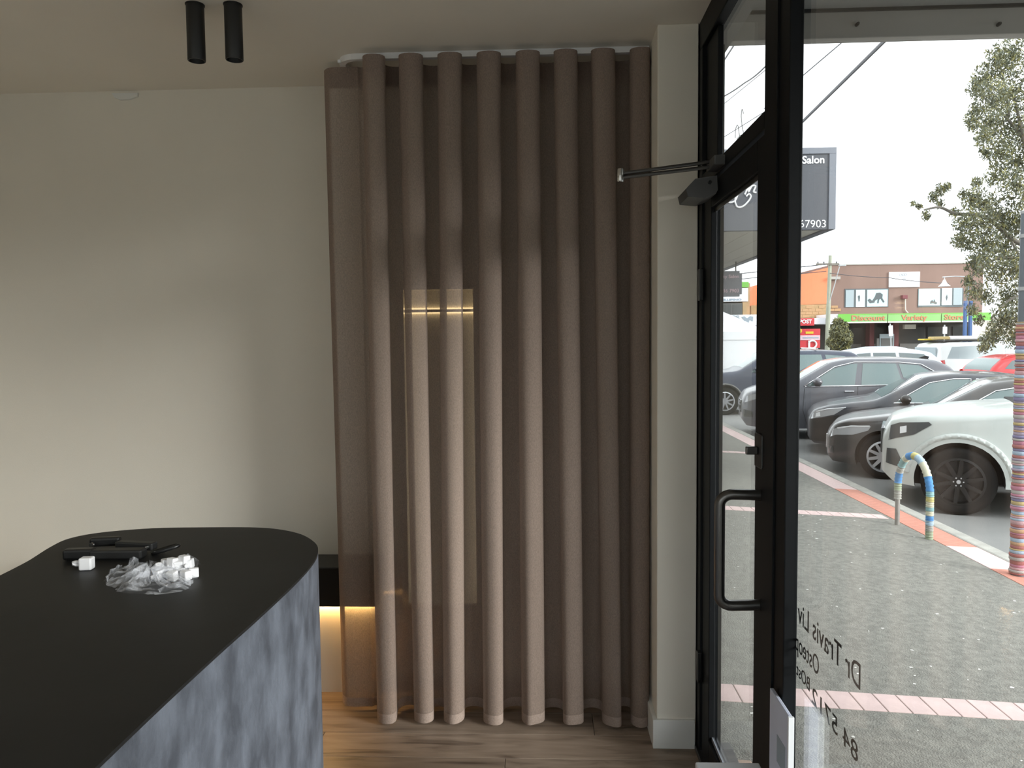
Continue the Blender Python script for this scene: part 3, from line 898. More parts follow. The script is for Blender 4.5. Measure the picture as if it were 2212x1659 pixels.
for py in (510, 624): obj('clamp', lathe(BM(), [(pr * 1.12, pz(py + 4)), (pr * 1.12, pz(py - 4))], 20), 'pole_band', pl_, True)
rn2 = random.Random(21)
z = .015; top = pz(696); i = 0
lst = -1
while z < top:
    h = rn2.uniform(.010, .034); h = min(h, top - z + .001)
    ci = rn2.randrange(len(YARN2))
    if ci == lst: ci = (ci + 1) % len(YARN2)
    lst = ci
    r = pr + rn2.uniform(.008, .016)
    obj('yarn_band', lathe(BM(), [(r * .93, z), (r, z + h * .25), (r, z + h * .75), (r * .93, z + h)], 18), YARN2[ci], pl_, True, 60)
    z += h

# ================================================================== CARS
def interp(tab, x):
    if x <= tab[0][0]: return tab[0][1]
    for (a, b), (c, d_) in zip(tab, tab[1:]):
        if x <= c: return b + (d_ - b) * (x - a) / (c - a) if c > a else d_
    return tab[-1][1]
def smooth_tab(tab, x, w=.07):
    return sum(interp(tab, x + w * k / 2) * c for k, c in ((-2, 1), (-1, 2), (0, 3), (1, 2), (2, 1))) / 9


class Car:
    def __init__(s, name, label, L, W, top, bottom, belt, roofz, paint, wheels, wr, rim='rim_silver', tumble=.2, nose=(.60, .75), tail=(.78, .4), spokes=9, rimr=.66, group='parked cars', cut=0.):
        s.cut = cut
        mp2 = lambda t: [(s.mx(x), z) for x, z in t]
        L = s.mx(L); top, bottom, belt = mp2(top), mp2(bottom), mp2(belt); wheels = [s.mx(x) for x in wheels]
        s.L, s.W, s.top, s.bot, s.belt, s.roofz, s.tumble, s.nose, s.tail = L, W, top, bottom, belt, roofz, tumble, nose, tail
        s.root = thing(name, label, 'car', group=group)
        s.wheels, s.wr = wheels, wr
        s.body(paint)
        for wx in wheels:
            for sd in (-1, 1):
                s.wheel(wx, sd, rim, spokes, rimr)
    def mx(s, x): return x if x < .35 else x - s.cut * (min(x, 1.2) - .35) / .85
    def zt(s, x): return smooth_tab(s.top, x)
    def zb(s, x): return interp(s.bot, x)
    def bz(s, x): return interp(s.belt, x)
    def hw(s, x):
        f = 1.
        a, r = s.nose
        if x < r: f = a + (1 - a) * math.sqrt(max(0, 1 - (1 - x / r) ** 2.3))
        a, r = s.tail
        if x > s.L - r: f = min(f, a + (1 - a) * math.sqrt(max(0, 1 - (1 - (s.L - x) / r) ** 2.3)))
        return s.W / 2 * f
    def sy(s, x, z):
        h = s.hw(x); b = s.bz(x); zm = .58
        if z < zm: g = 1 - .07 * ((zm - z) / zm) ** 2
        elif z < b: g = 1 - .035 * (z - zm) / max(.05, b - zm)
        else: g = .965 - s.tumble * (z - b) / max(.1, s.roofz - b)
        return h * g
    def section(s, x):
        zt, zb = s.zt(x), s.zb(x)
        r = min(.12, .42 * (zt - zb))
        pts = []
        for k in range(13):
            z = zb + (zt - r - zb) * k / 12
            pts.append((s.sy(x, z), z))
        y0 = s.sy(x, zt - r)
        for k in range(1, 5):
            a = k / 5 * math.pi / 2
            pts.append((y0 - r * 1.2 * (1 - math.cos(a)), zt - r + r * math.sin(a)))
        y1 = max(.05, y0 - r * 1.2)
        for k in range(5):
            f = 1 - k / 4
            pts.append((y1 * f, zt + .018 * (1 - f * f)))
        return pts
    def body(s, paint):
        bm = BM(); xs = []
        x = 0.
        while x < s.L:
            xs.append(x); x += .02 if x < .12 else (.045 if x < .6 or x > s.L - .5 else .07)
        xs.append(s.L)
        rings = []
        for x in xs:
            P = s.section(x)
            ring = [bm.verts.new((x, -y, z)) for y, z in P] + [bm.verts.new((x, y, z)) for y, z in P[-2::-1]]
            rings.append(ring)
        n = len(rings[0])
        for A, B in zip(rings, rings[1:]):
            for k in range(n):
                bm.faces.new((A[k], A[(k + 1) % n], B[(k + 1) % n], B[k]))
        bm.faces.new(rings[0]); bm.faces.new(rings[-1][::-1])
        o = obj('body', bm, [paint, 'under'], s.root)
        cb = BM()
        for wx in s.wheels:
            for sd in (-1, 1):
                lathe(cb, [(s.wr * 1.17, sd * (s.W / 2 - .36)), (s.wr * 1.17, sd * (s.W / 2 + .2))], 36, (wx, 0, s.wr), 'Y', mi=1)
        co = obj('cutter', cb, [paint, 'under'])
        md = o.modifiers.new('b', 'BOOLEAN'); md.object = co; md.operation = 'DIFFERENCE'; md.solver = 'EXACT'
        dg = bpy.context.evaluated_depsgraph_get()
        me = bpy.data.meshes.new_from_object(o.evaluated_get(dg))
        o.modifiers.clear(); old = o.data; o.data = me; bpy.data.meshes.remove(old); bpy.data.objects.remove(co)
        me.polygons.foreach_set('use_smooth', [True] * len(me.polygons)); me.set_sharp_from_angle(angle=math.radians(32))
        s.bodyo = o
    def wheel(s, wx, sd, rimm, spokes, rimr):
        R, w = s.wr, .215
        yc = sd * (s.W / 2 - .03 - w / 2)
        Rr = R * rimr
        t = obj('wheel', lathe(BM(), [(Rr, -w / 2 + .012), (R - .05, -w / 2), (R - .015, -w / 2 + .012), (R, -w / 2 + .035), (R, w / 2 - .035), (R - .015, w / 2 - .012), (R - .05, w / 2), (Rr, w / 2 - .012)], 40, (wx, yc, R), 'Y', closed=True), 'rubber', s.root, True, 40)
        bm = BM()
        f = sd * (w / 2)
        lathe(bm, [(Rr + .004, f * .90), (Rr - .022, f * .95), (Rr - .032, f * .6), (Rr - .032, f * .2), (Rr, f * .2)], 36, (wx, yc, R), 'Y', closed=True)
        lathe(bm, [(.002, f * .88), (.06, f * .86), (.075, f * .70), (.075, f * .3)], 20, (wx, yc, R), 'Y')
        for k in range(spokes):
            a = 2 * math.pi * k / spokes + .2
            for (r0_, w0), (r1_, w1) in (((.05, .026), (Rr - .015, .019)),):
                d = Vector((math.cos(a), 0, math.sin(a))); n = Vector((-math.sin(a), 0, math.cos(a)))
                c0 = Vector((wx, yc, R)) + d * r0_; c1 = Vector((wx, yc, R)) + d * r1_
                vs = []
                for c, hw_, yy in ((c0, w0, (f * .84, f * .6)), (c1, w1, (f * .92, f * .55))):
                    for sg_ in (-1, 1):
                        for y in yy: vs.append(bm.verts.new(c + n * hw_ * sg_ + Vector((0, y, 0))))
                for q in ((0, 1, 3, 2), (4, 6, 7, 5), (0, 4, 5, 1), (2, 3, 7, 6), (0, 2, 6, 4), (1, 5, 7, 3)): bm.faces.new([vs[i] for i in q])
        obj('rim', bm, rimm, t, True, 35)
        obj('brake_disc', lathe(BM(), [(Rr - .03, f * .28), (Rr - .03, f * .12)], 24, (wx, yc, R), 'Y'), 'brake_dark', t)
        if rimm == 'rim_black':
            hb = BM()
            for k in range(6):
                a = k * math.pi / 3
                box(hb, wx + .05 * math.cos(a) - .007, wx + .05 * math.cos(a) + .007, yc + f * .86, yc + f * .93, R + .05 * math.sin(a) - .007, R + .05 * math.sin(a) + .007)
            lathe(hb, [(.026, f * .84), (.022, f * .93)], 14, (wx, yc, R), 'Y')
            obj('hub_cap', hb, 'rim_silver', t)
    def patch(s, name, poly, m, parent=None, off=.006, side=-1, n=14, rows_=4, thick=.02):
        """slab following the body side, poly is x-monotone in (x,z)"""
        poly = [(s.mx(x), z) for x, z in poly]
        xa, xb = min(p[0] for p in poly), max(p[0] for p in poly)
        N = len(poly); bm = BM(); cols = []
        def span(x):
            zs = []
            for i in range(N):
                (x0, z0), (x1, z1) = poly[i], poly[(i + 1) % N]
                if x0 == x1:
                    if abs(x - x0) < 1e-6: zs += [z0, z1]
                elif min(x0, x1) - 1e-9 <= x <= max(x0, x1) + 1e-9: zs.append(z0 + (z1 - z0) * (x - x0) / (x1 - x0))
            return min(zs), max(zs)
        xs = sorted(set([xa + (xb - xa) * k / n for k in range(n + 1)] + [p[0] for p in poly]))
        for x in xs:
            lo, hi = span(x)
            fr_, bk = [], []
            for k in range(rows_ + 1):
                z = lo + (hi - lo) * k / rows_
                y = s.sy(x, z) + off
                fr_.append(bm.verts.new((x, side * y, z))); bk.append(bm.verts.new((x, side * (y - thick), z)))
            cols.append((fr_, bk))
        for (f0, b0), (f1, b1) in zip(cols, cols[1:]):
            for k in range(rows_):
                bm.faces.new((f0[k], f0[k + 1], f1[k + 1], f1[k])); bm.faces.new((b0[k], b1[k], b1[k + 1], b0[k + 1]))
            bm.faces.new((f0[0], f1[0], b1[0], b0[0])); bm.faces.new((f0[-1], b0[-1], b1[-1], f1[-1]))
        for f_, b_ in (cols[0], cols[-1]):
            for k in range(rows_): bm.faces.new((f_[k], b_[k], b_[k + 1], f_[k + 1]))
        bmesh.ops.remove_doubles(bm, verts=bm.verts[:], dist=1e-5)
        return obj(name, bm, m, parent or s.root, True, 40)
    def line(s, name, pts, r, m, side=-1, closed=False, off=.004, parent=None):
        P = []
        pts = [(s.mx(x), z) for x, z in pts]
        for i in range(len(pts) if closed else len(pts) - 1):
            (x0, z0), (x1, z1) = pts[i], pts[(i + 1) % len(pts)]
            for k in range(5):
                t = k / 5; x, z = x0 + (x1 - x0) * t, z0 + (z1 - z0) * t
                P.append((x, side * (s.sy(x, z) + off), z))
        if not closed: x, z = pts[-1]; P.append((x, side * (s.sy(x, z) + off), z))
        return obj(name, tube(BM(), P, r, 6, closed=closed), m, parent or s.root, True, 60)
    def screen(s, name, xa, xb, frac, m, off=.006, n=8):
        """windscreen / rear window: slab on the top surface from xa to xb"""
        xa, xb = s.mx(xa), s.mx(xb)
        bm = BM(); pr_ = None
        for k in range(n + 1):
            x = xa + (xb - xa) * k / n
            zt = s.zt(x); y = max(.1, (s.sy(x, zt - .12) - .14) * frac + .02)
            v = []
            for j in range(7):
                t = -1 + j / 3
                v.append(bm.verts.new((x, y * t, zt + .018 * (1 - t * t) + off)))
            v += [bm.verts.new((q.co.x, q.co.y, q.co.z - .025)) for q in v[::-1]]
            if pr_:
                for j in range(14): bm.faces.new((pr_[j], pr_[(j + 1) % 14], v[(j + 1) % 14], v[j]))
            else: bm.faces.new(v)
            pr_ = v
        bm.faces.new(pr_[::-1])
        return obj(name, bm, m, s.root, True, 40)
    def mirror(s, x, z, paint, side=-1, sc=1.):
        x = s.mx(x); y = s.sy(x, z)
        bm = BM()
        r = bmesh.ops.create_uvsphere(bm, u_segments=14, v_segments=8, radius=1)['verts']
        for v_ in r: v_.co = Vector((x + v_.co.x * .075 * sc, side * (y + .13) + v_.co.y * .095 * sc, z + .075 + v_.co.z * .065 * sc))
        mo = obj('mirror', bm, paint, s.root, True, 80)
        obj('mirror_arm', prism(BM(), [(x - .03, z + .0), (x + .07, z + .0), (x + .05, z + .06), (x - .01, z + .06)], 'Y', side * (y - .02), side * (y + .12)), 'under', mo)
    def handle(s, x, z, m, side=-1):
        x = s.mx(x); y = s.sy(x, z)
        bm = box(BM(), x - .09, x + .09, side * (y + .004), side * (y + .03), z - .014, z + .014, bev=.008)
        obj('door_handle', bm, m, s.root)
    def place(s, loc, rz): s.root.location = loc; s.root.rotation_euler = (0, 0, rz)
    def place_wheel(s, px, py, phi):
        """stand the near front wheel on photo pixel (px,py) of the car park, nose to the left, turned by phi"""
        p = U(px, py, Z=ZR); a = -math.radians(phi)
        lx, ly = s.wheels[0], -(s.W / 2 - .03)
        s.place((p.x - (lx * math.cos(a) - ly * math.sin(a)), p.y - (lx * math.sin(a) + ly * math.cos(a)), ZR), a)
    def windows(s, polys, glass, trim=None, both=True):
        for sd in ((-1, 1) if both else (-1,)):
            for i, p in enumerate(polys):
                w_ = s.patch('side_window', p, glass, side=sd)
                if trim: s.line('window_trim', p, .011, trim, sd, True, .006, w_)


# --- white utility truck, nearest
T = [(0, .80), (.03, .98), (.10, 1.05), (.35, 1.13), (.9, 1.20), (1.35, 1.245), (1.50, 1.26), (2.20, 1.76), (2.5, 1.82), (3.2, 1.83), (3.55, 1.78), (3.66, 1.18), (5.2, 1.18), (5.25, 1.1)]
c = Car('pickup_truck', 'white pickup truck with black wheels, nearest of the parked cars', 5.25, 1.86, T, [(0, .42), (.15, .30), (.5, .28), (1, .34), (5.25, .42)],
        [(0, .95), (1.4, 1.12), (5.2, 1.15)], 1.83, 'paint_white', (.81, 3.96), .388, 'rim_black', .17, (.42, 1.15), (.9, .2), 10, .70)
c.windows([[(1.72, 1.20), (1.85, 1.30), (2.30, 1.70), (2.62, 1.72), (2.62, 1.20)], [(2.70, 1.20), (2.70, 1.72), (3.42, 1.70), (3.45, 1.20)]], 'car_glass')
c.screen('windscreen', 1.55, 2.15, .9, 'car_glass'); c.mirror(1.82, 1.2, 'paint_white', sc=1.3); c.mirror(1.82, 1.2, 'paint_white', 1, 1.3)
for sd in (-1, 1):
    hl = c.patch('headlight', [(.075, .80), (.10, .985), (.20, 1.03), (.50, 1.06), (.53, 1.03), (.35, .90), (.16, .84)], 'lamp_dark', side=sd)
    c.patch('lens', [(.20, .90), (.20, .98), (.27, 1.0), (.27, .92)], 'lamp_bright', hl, .012, sd, 4)
    c.patch('fog_lamp_recess', [(.05, .52), (.06, .70), (.16, .71), (.24, .55), (.18, .50)], 'lamp_dark', side=sd)
    fl_ = []
    for k in range(19):
        a = math.pi * (.04 + .92 * k / 18); fl_.append((.81 - .53 * math.cos(a), .388 + .53 * math.sin(a)))
    c.line('wheel_arch_flare', fl_, .035, 'paint_white', sd, off=-.008)
    c.handle(2.55, 1.03, 'chrome', sd); c.handle(3.4, 1.03, 'chrome', sd)
    obj('mud_flap', box(BM(), 1.40, 1.43, sd * .68, sd * .90, .12, .36), 'under', c.root)
obj('wiper_cowl', box(BM(), 1.38, 1.52, -.72, .72, 1.245, 1.272, bev=.01), 'under', c.root)
obj('grille', box(BM(), -.012, .03, -.42, .42, .62, .93, bev=.01), 'lamp_dark', c.root)
c.place_wheel(2069, 1114, 25)

# --- bronze grey sedan
T = [(0, .55), (.02, .66), (.10, .75), (.30, .83), (.8, .91), (1.2, .96), (1.32, .985), (2.05, 1.40), (2.4, 1.46), (3.0, 1.46), (3.4, 1.40), (4.1, 1.08), (4.75, 1.02), (4.8, .9)]
c = Car('sedan', 'bronze-grey sedan with silver alloy wheels behind the white pickup', 4.8, 1.82, T, [(0, .30), (.1, .20), (.5, .18), (4.4, .2), (4.8, .35)],
        [(0, .7), (1.3, .90), (4.8, .98)], 1.46, 'paint_bronze', (.79, 3.56), .328, 'rim_silver', .2, (.48, 1.0), (.75, .4), 10, .68)
c.windows([[(1.62, .955), (2.15, 1.30), (2.45, 1.36), (2.72, 1.37), (2.72, .965)], [(2.80, .968), (2.80, 1.37), (3.2, 1.33), (3.62, 1.10), (3.7, .99)]], 'car_glass_teal', 'chrome')
c.screen('windscreen', 1.40, 2.0, .92, 'car_glass_teal'); c.mirror(1.78, .96, 'paint_bronze'); c.mirror(1.78, .96, 'paint_bronze', 1)
for sd in (-1, 1):
    hl = c.patch('headlight', [(.06, .56), (.10, .68), (.25, .74), (.62, .765), (.58, .70), (.38, .625), (.14, .60)], 'lamp_clear', side=sd)
    c.line('headlight_strip', [(.16, .70), (.35, .745), (.60, .762)], .012, 'lamp_bright', sd, parent=hl)
    c.patch('fog_lamp_recess', [(.02, .30), (.03, .42), (.10, .42), (.11, .32)], 'lamp_dark', side=sd)
    c.handle(2.6, .86, 'paint_bronze', sd)
obj('wiper_cowl', box(BM(), 1.20, 1.36, -.66, .66, .97, 1.0, bev=.01), 'under', c.root)
obj('grille', box(BM(), -.012, .03, -.40, .40, .36, .58, bev=.01), 'chrome', c.root)
c.place_wheel(1908, 1036, 24)

# --- graphite sedan with black lower bumper
T = [(0, .60), (.02, .70), (.10, .78), (.35, .87), (.7, .93), (.95, .96), (1.08, .98), (1.83, 1.38), (2.2, 1.43), (3.0, 1.42), (3.7, 1.33), (4.3, 1.06), (4.42, .9)]
c = Car('sedan', 'dark graphite car with chrome window line and black bumper, behind the bronze sedan', 4.42, 1.83, T, [(0, .30), (.1, .2), (.5, .18), (4.0, .2), (4.42, .35)],
        [(0, .72), (1.1, .90), (4.4, .98)], 1.43, 'paint_graphite', (.82, 3.45), .33, 'rim_silver', .2, (.5, .95), (.75, .4), 10, .68)
c.windows([[(1.33, .94), (1.88, 1.28), (2.23, 1.345), (2.48, 1.35), (2.48, .95)], [(2.56, .953), (2.56, 1.35), (3.1, 1.33), (3.55, 1.18), (3.65, .99)]], 'car_glass_teal', 'chrome')
c.screen('windscreen', 1.16, 1.78, .92, 'car_glass'); c.mirror(1.50, .94, 'black_satin', sc=1.15); c.mirror(1.50, .94, 'black_satin', 1)
for sd in (-1, 1):
    hl = c.patch('headlight', [(.05, .62), (.09, .74), (.22, .80), (.60, .85), (.42, .72), (.20, .66)], 'lamp_clear', side=sd)
    c.patch('lens', [(.12, .66), (.13, .73), (.19, .75), (.20, .68)], 'lamp_bright', hl, .012, sd, 4)
    c.line('headlight_strip', [(.14, .755), (.3, .805), (.60, .848)], .013, 'lamp_bright', sd, parent=hl)
    c.patch('bumper_skin', [(.03, .24), (.03, .61), (.22, .65), (.50, .72), (.50, .60), (.52, .24)], 'black_satin', side=sd, off=.010)
c.place_wheel(1856, 988, 18)
# --- silver grey suv
T = [(0, .70), (.03, .84), (.12, .93), (.4, 1.02), (.9, 1.09), (1.15, 1.12), (1.28, 1.15), (1.95, 1.55), (2.3, 1.62), (3.2, 1.63), (3.9, 1.58), (4.15, 1.45), (4.38, 1.10), (4.44, .8)]
c = Car('suv', 'silver-grey hatchback SUV with roof rails, fourth parked car from the white pickup', 4.44, 1.86, T, [(0, .38), (.1, .25), (.5, .22), (4.0, .25), (4.44, .4)],
        [(0, .85), (1.3, 1.05), (4.4, 1.16)], 1.63, 'paint_silver', (.84, 3.48), .35, 'rim_silver', .19, (.48, .95), (.8, .35), 10, .68, cut=.26)
c.windows([[(1.50, 1.09), (2.0, 1.43), (2.35, 1.52), (2.45, 1.525), (2.38, 1.10)], [(2.50, 1.105), (2.55, 1.53), (3.15, 1.525), (3.25, 1.13)], [(3.30, 1.132), (3.20, 1.52), (3.55, 1.49), (3.78, 1.35), (3.74, 1.18), (3.66, 1.145)]], 'car_glass_teal')
for sd in (-1, 1):
    c.line('window_trim', [(1.44, 1.075), (2.02, 1.46), (2.4, 1.555), (3.2, 1.55), (3.6, 1.51), (3.84, 1.36), (3.78, 1.17), (3.66, 1.125), (1.5, 1.072)], .012, 'chrome', sd, True, .008)
    c.handle(2.28, .98, 'chrome', sd); c.handle(3.3, 1.02, 'chrome', sd)
    c.patch('headlight', [(.06, .72), (.10, .86), (.5, .98), (.55, .94), (.30, .82)], 'lamp_clear', side=sd)
    c.line('roof_rail', [(1.95, 1.50), (2.3, 1.565), (3.2, 1.575), (3.8, 1.53)], .018, 'dark_steel', sd, off=-.05)
    c.line('door_seam', [(2.44, 1.08), (2.42, .5), (2.3, .3)], .004, 'under', sd, off=0)
    c.line('door_seam', [(1.45, 1.04), (1.42, .6), (1.5, .3)], .004, 'under', sd, off=0)
    c.patch('tail_light', [(4.22, .98), (4.25, 1.10), (4.42, 1.08), (4.42, .95)], 'tail_red', side=sd)
    c.patch('fog_lamp_recess', [(.03, .42), (.04, .58), (.20, .55), (.22, .44)], 'lamp_dark', side=sd)
c.screen('windscreen', 1.34, 1.92, .92, 'car_glass'); c.screen('rear_window', 4.0, 4.33, .9, 'car_glass')
c.mirror(1.68, 1.10, 'paint_silver', sc=1.2); c.mirror(1.68, 1.10, 'paint_silver', 1, 1.2)
obj('roof_fin', prism(BM(), [(3.46, 1.60), (3.66, 1.585), (3.69, 1.64), (3.62, 1.66)], 'Y', -.02, .02), 'under', c.root)
obj('grille', box(BM(), -.012, .03, -.45, .45, .50, .76, bev=.01), 'lamp_dark', c.root)
c.place_wheel(1680, 949, 11)
# --- dark navy suv
T = [(0, .74), (.03, .88), (.12, .98), (.4, 1.08), (.9, 1.14), (1.2, 1.17), (1.32, 1.20), (2.0, 1.63), (2.35, 1.70), (3.4, 1.71), (4.2, 1.66), (4.42, 1.52), (4.64, 1.15), (4.7, .85)]
c = Car('suv', 'dark navy SUV partly hidden by the black door post, beyond the silver SUV', 4.7, 1.9, T, [(0, .4), (.1, .27), (.5, .24), (4.2, .27), (4.7, .42)],
        [(0, .9), (1.3, 1.1), (4.6, 1.2)], 1.71, 'paint_navy', (.92, 3.66), .37, 'rim_silver', .18, (.6, .8), (.82, .35), 9, .68)
c.windows([[(1.58, 1.14), (2.05, 1.48), (2.4, 1.585), (2.55, 1.59), (2.5, 1.15)], [(2.62, 1.155), (2.66, 1.595), (3.4, 1.595), (3.5, 1.18)], [(3.58, 1.182), (3.5, 1.59), (4.0, 1.55), (4.18, 1.24)]], 'car_glass_teal')
for sd in (-1, 1):
    c.patch('headlight', [(.06, .76), (.10, .92), (.5, 1.04), (.55, 1.0), (.30, .87)], 'lamp_clear', side=sd)
    fl_ = [(.92 - .46 * math.cos(math.pi * (.04 + .92 * k / 16)), .37 + .46 * math.sin(math.pi * (.04 + .92 * k / 16))) for k in range(17)]
    c.line('wheel_arch_flare', fl_, .024, 'shop_grey', sd, off=-.004)
    c.line('roof_rail', [(2.1, 1.62), (2.4, 1.665), (3.4, 1.67), (4.1, 1.63)], .018, 'chrome', sd, off=-.06)
    c.patch('tail_light', [(4.46, 1.05), (4.49, 1.22), (4.66, 1.2), (4.66, 1.02)], 'tail_red', side=sd)
c.screen('windscreen', 1.40, 1.98, .92, 'car_glass_teal'); c.screen('rear_window', 4.3, 4.58, .9, 'car_glass'); c.mirror(1.75, 1.16, 'paint_navy', sc=1.2); c.mirror(1.75, 1.16, 'paint_navy', 1, 1.2)
for x in (2.45, 3.3): obj('roof_bar', box(BM(), x - .025, x + .025, -.72, .72, 1.735, 1.765, bev=.006), 'chrome', c.root)
c.place_wheel(1566, 897, 4)
# --- cars further off
def far_car(name, label, L, W, roof, hood, kind, paint, loc, rz, glass='car_glass', tall=False):
    sH = roof
    if kind == 'hatch':
        T = [(0, hood - .35), (.03, hood - .2), (.15, hood - .1), (.9, hood), (1.1, hood + .03), (1.8, sH - .08), (2.2, sH), (L - 1.0, sH - .01), (L - .45, sH - .12), (L - .12, hood + .1), (L, hood - .3)]
        we = L - .35
    else:
        T = [(0, hood - .35), (.03, hood - .15), (.15, hood - .06), (1.0, hood), (1.25, hood + .04), (1.85, sH - .08), (2.2, sH), (L - .5, sH), (L - .12, sH - .06), (L - .03, sH - .4), (L, hood - .4)]
        we = L - .2
    bt = hood - .02
    c = Car(name, label, L, W, T, [(0, .35), (.1, .25), (L - .3, .26), (L, .4)], [(0, bt - .15), (1.2, bt), (L, bt + .05)], sH, paint, (.88, L - .95), .34, 'rim_silver', .17, (.65, .6), (.86, .3), 7, .66, 'cars farther across the car park')
    tp = sH - .12
    c.windows([[(1.42, bt + .04), (1.9, tp - .03), (2.3, tp), (2.3, bt + .05)], [(2.38, bt + .05), (2.38, tp), (3.05, tp), (3.1, bt + .06)], [(3.2, bt + .06), (3.15, tp), (we - .35, tp - .05), (we - .1, bt + .1)]], glass)
    c.screen('windscreen', 1.2, 1.8, .9, glass)
    for sd in (-1, 1):
        c.patch('headlight', [(.06, hood - .32), (.1, hood - .18), (.4, hood - .12), (.3, hood - .25)], 'lamp_clear', side=sd)
        c.patch('tail_light', [(L - .22, hood - .12), (L - .2, hood + .03), (L - .03, hood - .0), (L - .02, hood - .14)], 'tail_red', side=sd, off=.01)
    c.place(loc, rz)
    return c
p = U(1822, 905, Z=ZR)
c = far_car('suv', 'silver wagon with white roof seen over the dark navy SUV', 4.6, 1.85, 1.66, 1.1, 'hatch', 'paint_paleblue', (8.0, 25.2, ZR), -.05)
for sd in (-1, 1): c.line('roof_rail', [(2.1, 1.56), (2.4, 1.61), (3.3, 1.615), (3.9, 1.57)], .02, 'chrome', sd, off=-.05)
far_car('hatchback', 'pale blue-grey hatchback seen over the roof of the silver SUV', 4.2, 1.78, 1.58, 1.02, 'hatch', 'paint_paleblue', (18.2, 36.0, ZR), math.pi + .1)
q = U(2139, 800, Y=23.)
c = far_car('hatchback', 'bright red hatchback with white number plate beside the yarn-wrapped pole', 4.3, 1.8, 1.47, .98, 'hatch', 'paint_red', (q.x + 4.3, 23.9, ZR), math.pi)
c.screen('rear_window', 3.86, 4.2, .95, 'car_glass_teal')
obj('number_plate', box(BM(), 4.285, 4.315, -.19, .19, .62, .74, bev=.004), 'white_plastic', c.root)
obj('rear_panel', box(BM(), 4.24, 4.305, -.62, .62, .55, .80, bev=.02), 'paint_graphite', c.root)
q = U(2043, 800, Y=28.5)
c = far_car('utility_truck', 'white four-wheel drive with roof rack carrying yellow and grey gear', 4.9, 1.85, 1.80, 1.12, 'wagon', 'paint_bright', (q.x + 4.75, 30.3, ZR), math.pi + math.radians(6), 'pane_grey')
c.root['category'] = 'car'
obj('rear_window', box(BM(), 4.86, 4.915, -.66, .66, 1.18, 1.62, bev=.015), 'pane_grey', c.root)
rk = obj('roof_rack', box(BM(), 2.2, 4.6, -.62, .62, 1.83, 1.87, bev=.008), 'under', c.root)
obj('rack_tube', lathe(BM(), [(.06, 1.9), (.085, 1.92), (.085, 4.1), (.06, 4.12)], 14, (0, .25, 1.96), 'X'), 'white_plastic', c.root, True, 40)
obj('rack_case', box(BM(), 2.6, 3.6, -.2, .05, 1.87, 1.95, bev=.02), 'under', c.root)
obj('rack_gear', box(BM(), 3.9, 4.75, -.1, .3, 1.90, 2.02, bev=.03), 'yarn_gold' if 'yarn_gold' in M else 'sign_yellow', c.root)
obj('rack_gear', box(BM(), 4.5, 5.0, -.35, .1, 1.88, 1.94, bev=.02), 'sign_yellow', c.root)
far_car('suv', 'small white SUV far right behind the red hatchback', 4.5, 1.85, 1.72, 1.1, 'wagon', 'paint_bright', (U(2215, 750, Y=42).x + 1.5, 43, ZR), math.pi)

# ================================================================== SHOPS ACROSS THE CAR PARK
YS = 54.
def fx(px, py=700, Y=YS): return U(px, py, Y=Y).x
def fz(py, px=1900, Y=YS): return U(px, py, Y=Y).z
# brown two-storey store
bd = thing('brown_building', 'brown two-storey variety store with green awning sign', 'building', (fx(1788), YS, ZR))
X0, X1 = fx(1788), fx(2121)
ox, oz = X0, ZR
zr_ = fz(571, 1950)
def B(name, px0, py0, px1, py1, d0, d1, m, parent=bd, bev=0., Y=YS):
    """box on the facade, d0/d1 = distance in front of the facade plane"""
    a, b = U(px0, py0, Y=Y), U(px1, py1, Y=Y)
    ax, az = parent_off(parent)
    return boxo(name, (a.x - ax, b.x - ax, -d0, -d1, a.z - az, b.z - az), m, parent, bev)
def parent_off(p):
    while p.parent: p = p.parent
    return p.location.x, p.location.z
zaw = fz(697, 1950) - oz
boxo('upper_wall', (0, X1 - X0, 0, 9, zaw, zr_ - oz), 'brown_wall', bd)
boxo('parapet_cap', (-.05, X1 - X0 + .05, -.06, .2, zr_ - oz, zr_ - oz + .08), 'fascia', bd)
boxo('shop_back', (0, X1 - X0, 1.6, 9, 0, zaw), 'shop_dark', bd)
boxo('shop_floor', (0, X1 - X0, -2.2, 1.6, 0, .08), 'kerb', bd)
# windows of the upper floor
for (a, b, panes_) in ((1824, 1919, ((1826, 1844, 'pane_grey'), (1848, 1868, 'pane_pale'), (1872, 1917, 'pane_blue'))), (1982, 2081, ((1983, 2030, 'pane_blue'), (2033, 2056, 'pane_pale'), (2058, 2078, 'pane_grey')))):
    w_ = B('window', a, 664, b, 623, .04, -.05, 'window_frame')
    for (pa, pb_, m_) in panes_:
        sl = (pa - 1900) * -.02
        B('pane', pa, 662 + sl, pb_, 625 + sl, .06, .03, m_, w_)
def silhouette(poly, parent, name='figure_print'):
    bm = BM(); pts = [U(x, y, Y=YS - .07) for x, y in poly]
    ax, az = parent_off(parent)
    prism(bm, [(p.x - ax, p.z - az) for p in pts], 'Y', -.075, -.062)
    obj(name, bm, 'window_frame', parent)
silhouette([(1874, 648), (1879, 645), (1884, 650), (1890, 641), (1893, 633), (1901, 632), (1907, 636), (1906, 644), (1911, 652), (1908, 654), (1902, 645), (1899, 648), (1898, 655), (1895, 655), (1896, 646), (1890, 650), (1889, 654), (1879, 655)], bd)
silhouette([(2009, 656), (2010, 651), (2014, 648), (2017, 652), (2018, 646), (2021, 652), (2025, 654), (2022, 657), (2016, 655)], bd)
silhouette([(1853, 640), (1856, 637), (1858, 641), (1857, 650), (1855, 652)], bd)
silhouette([(2043, 642), (2046, 636), (2047, 643), (2045, 650)], bd)
wsn = B('wall_sign', 1919, 621, 1986, 587, .10, .0, 'white_print', bd, .01)
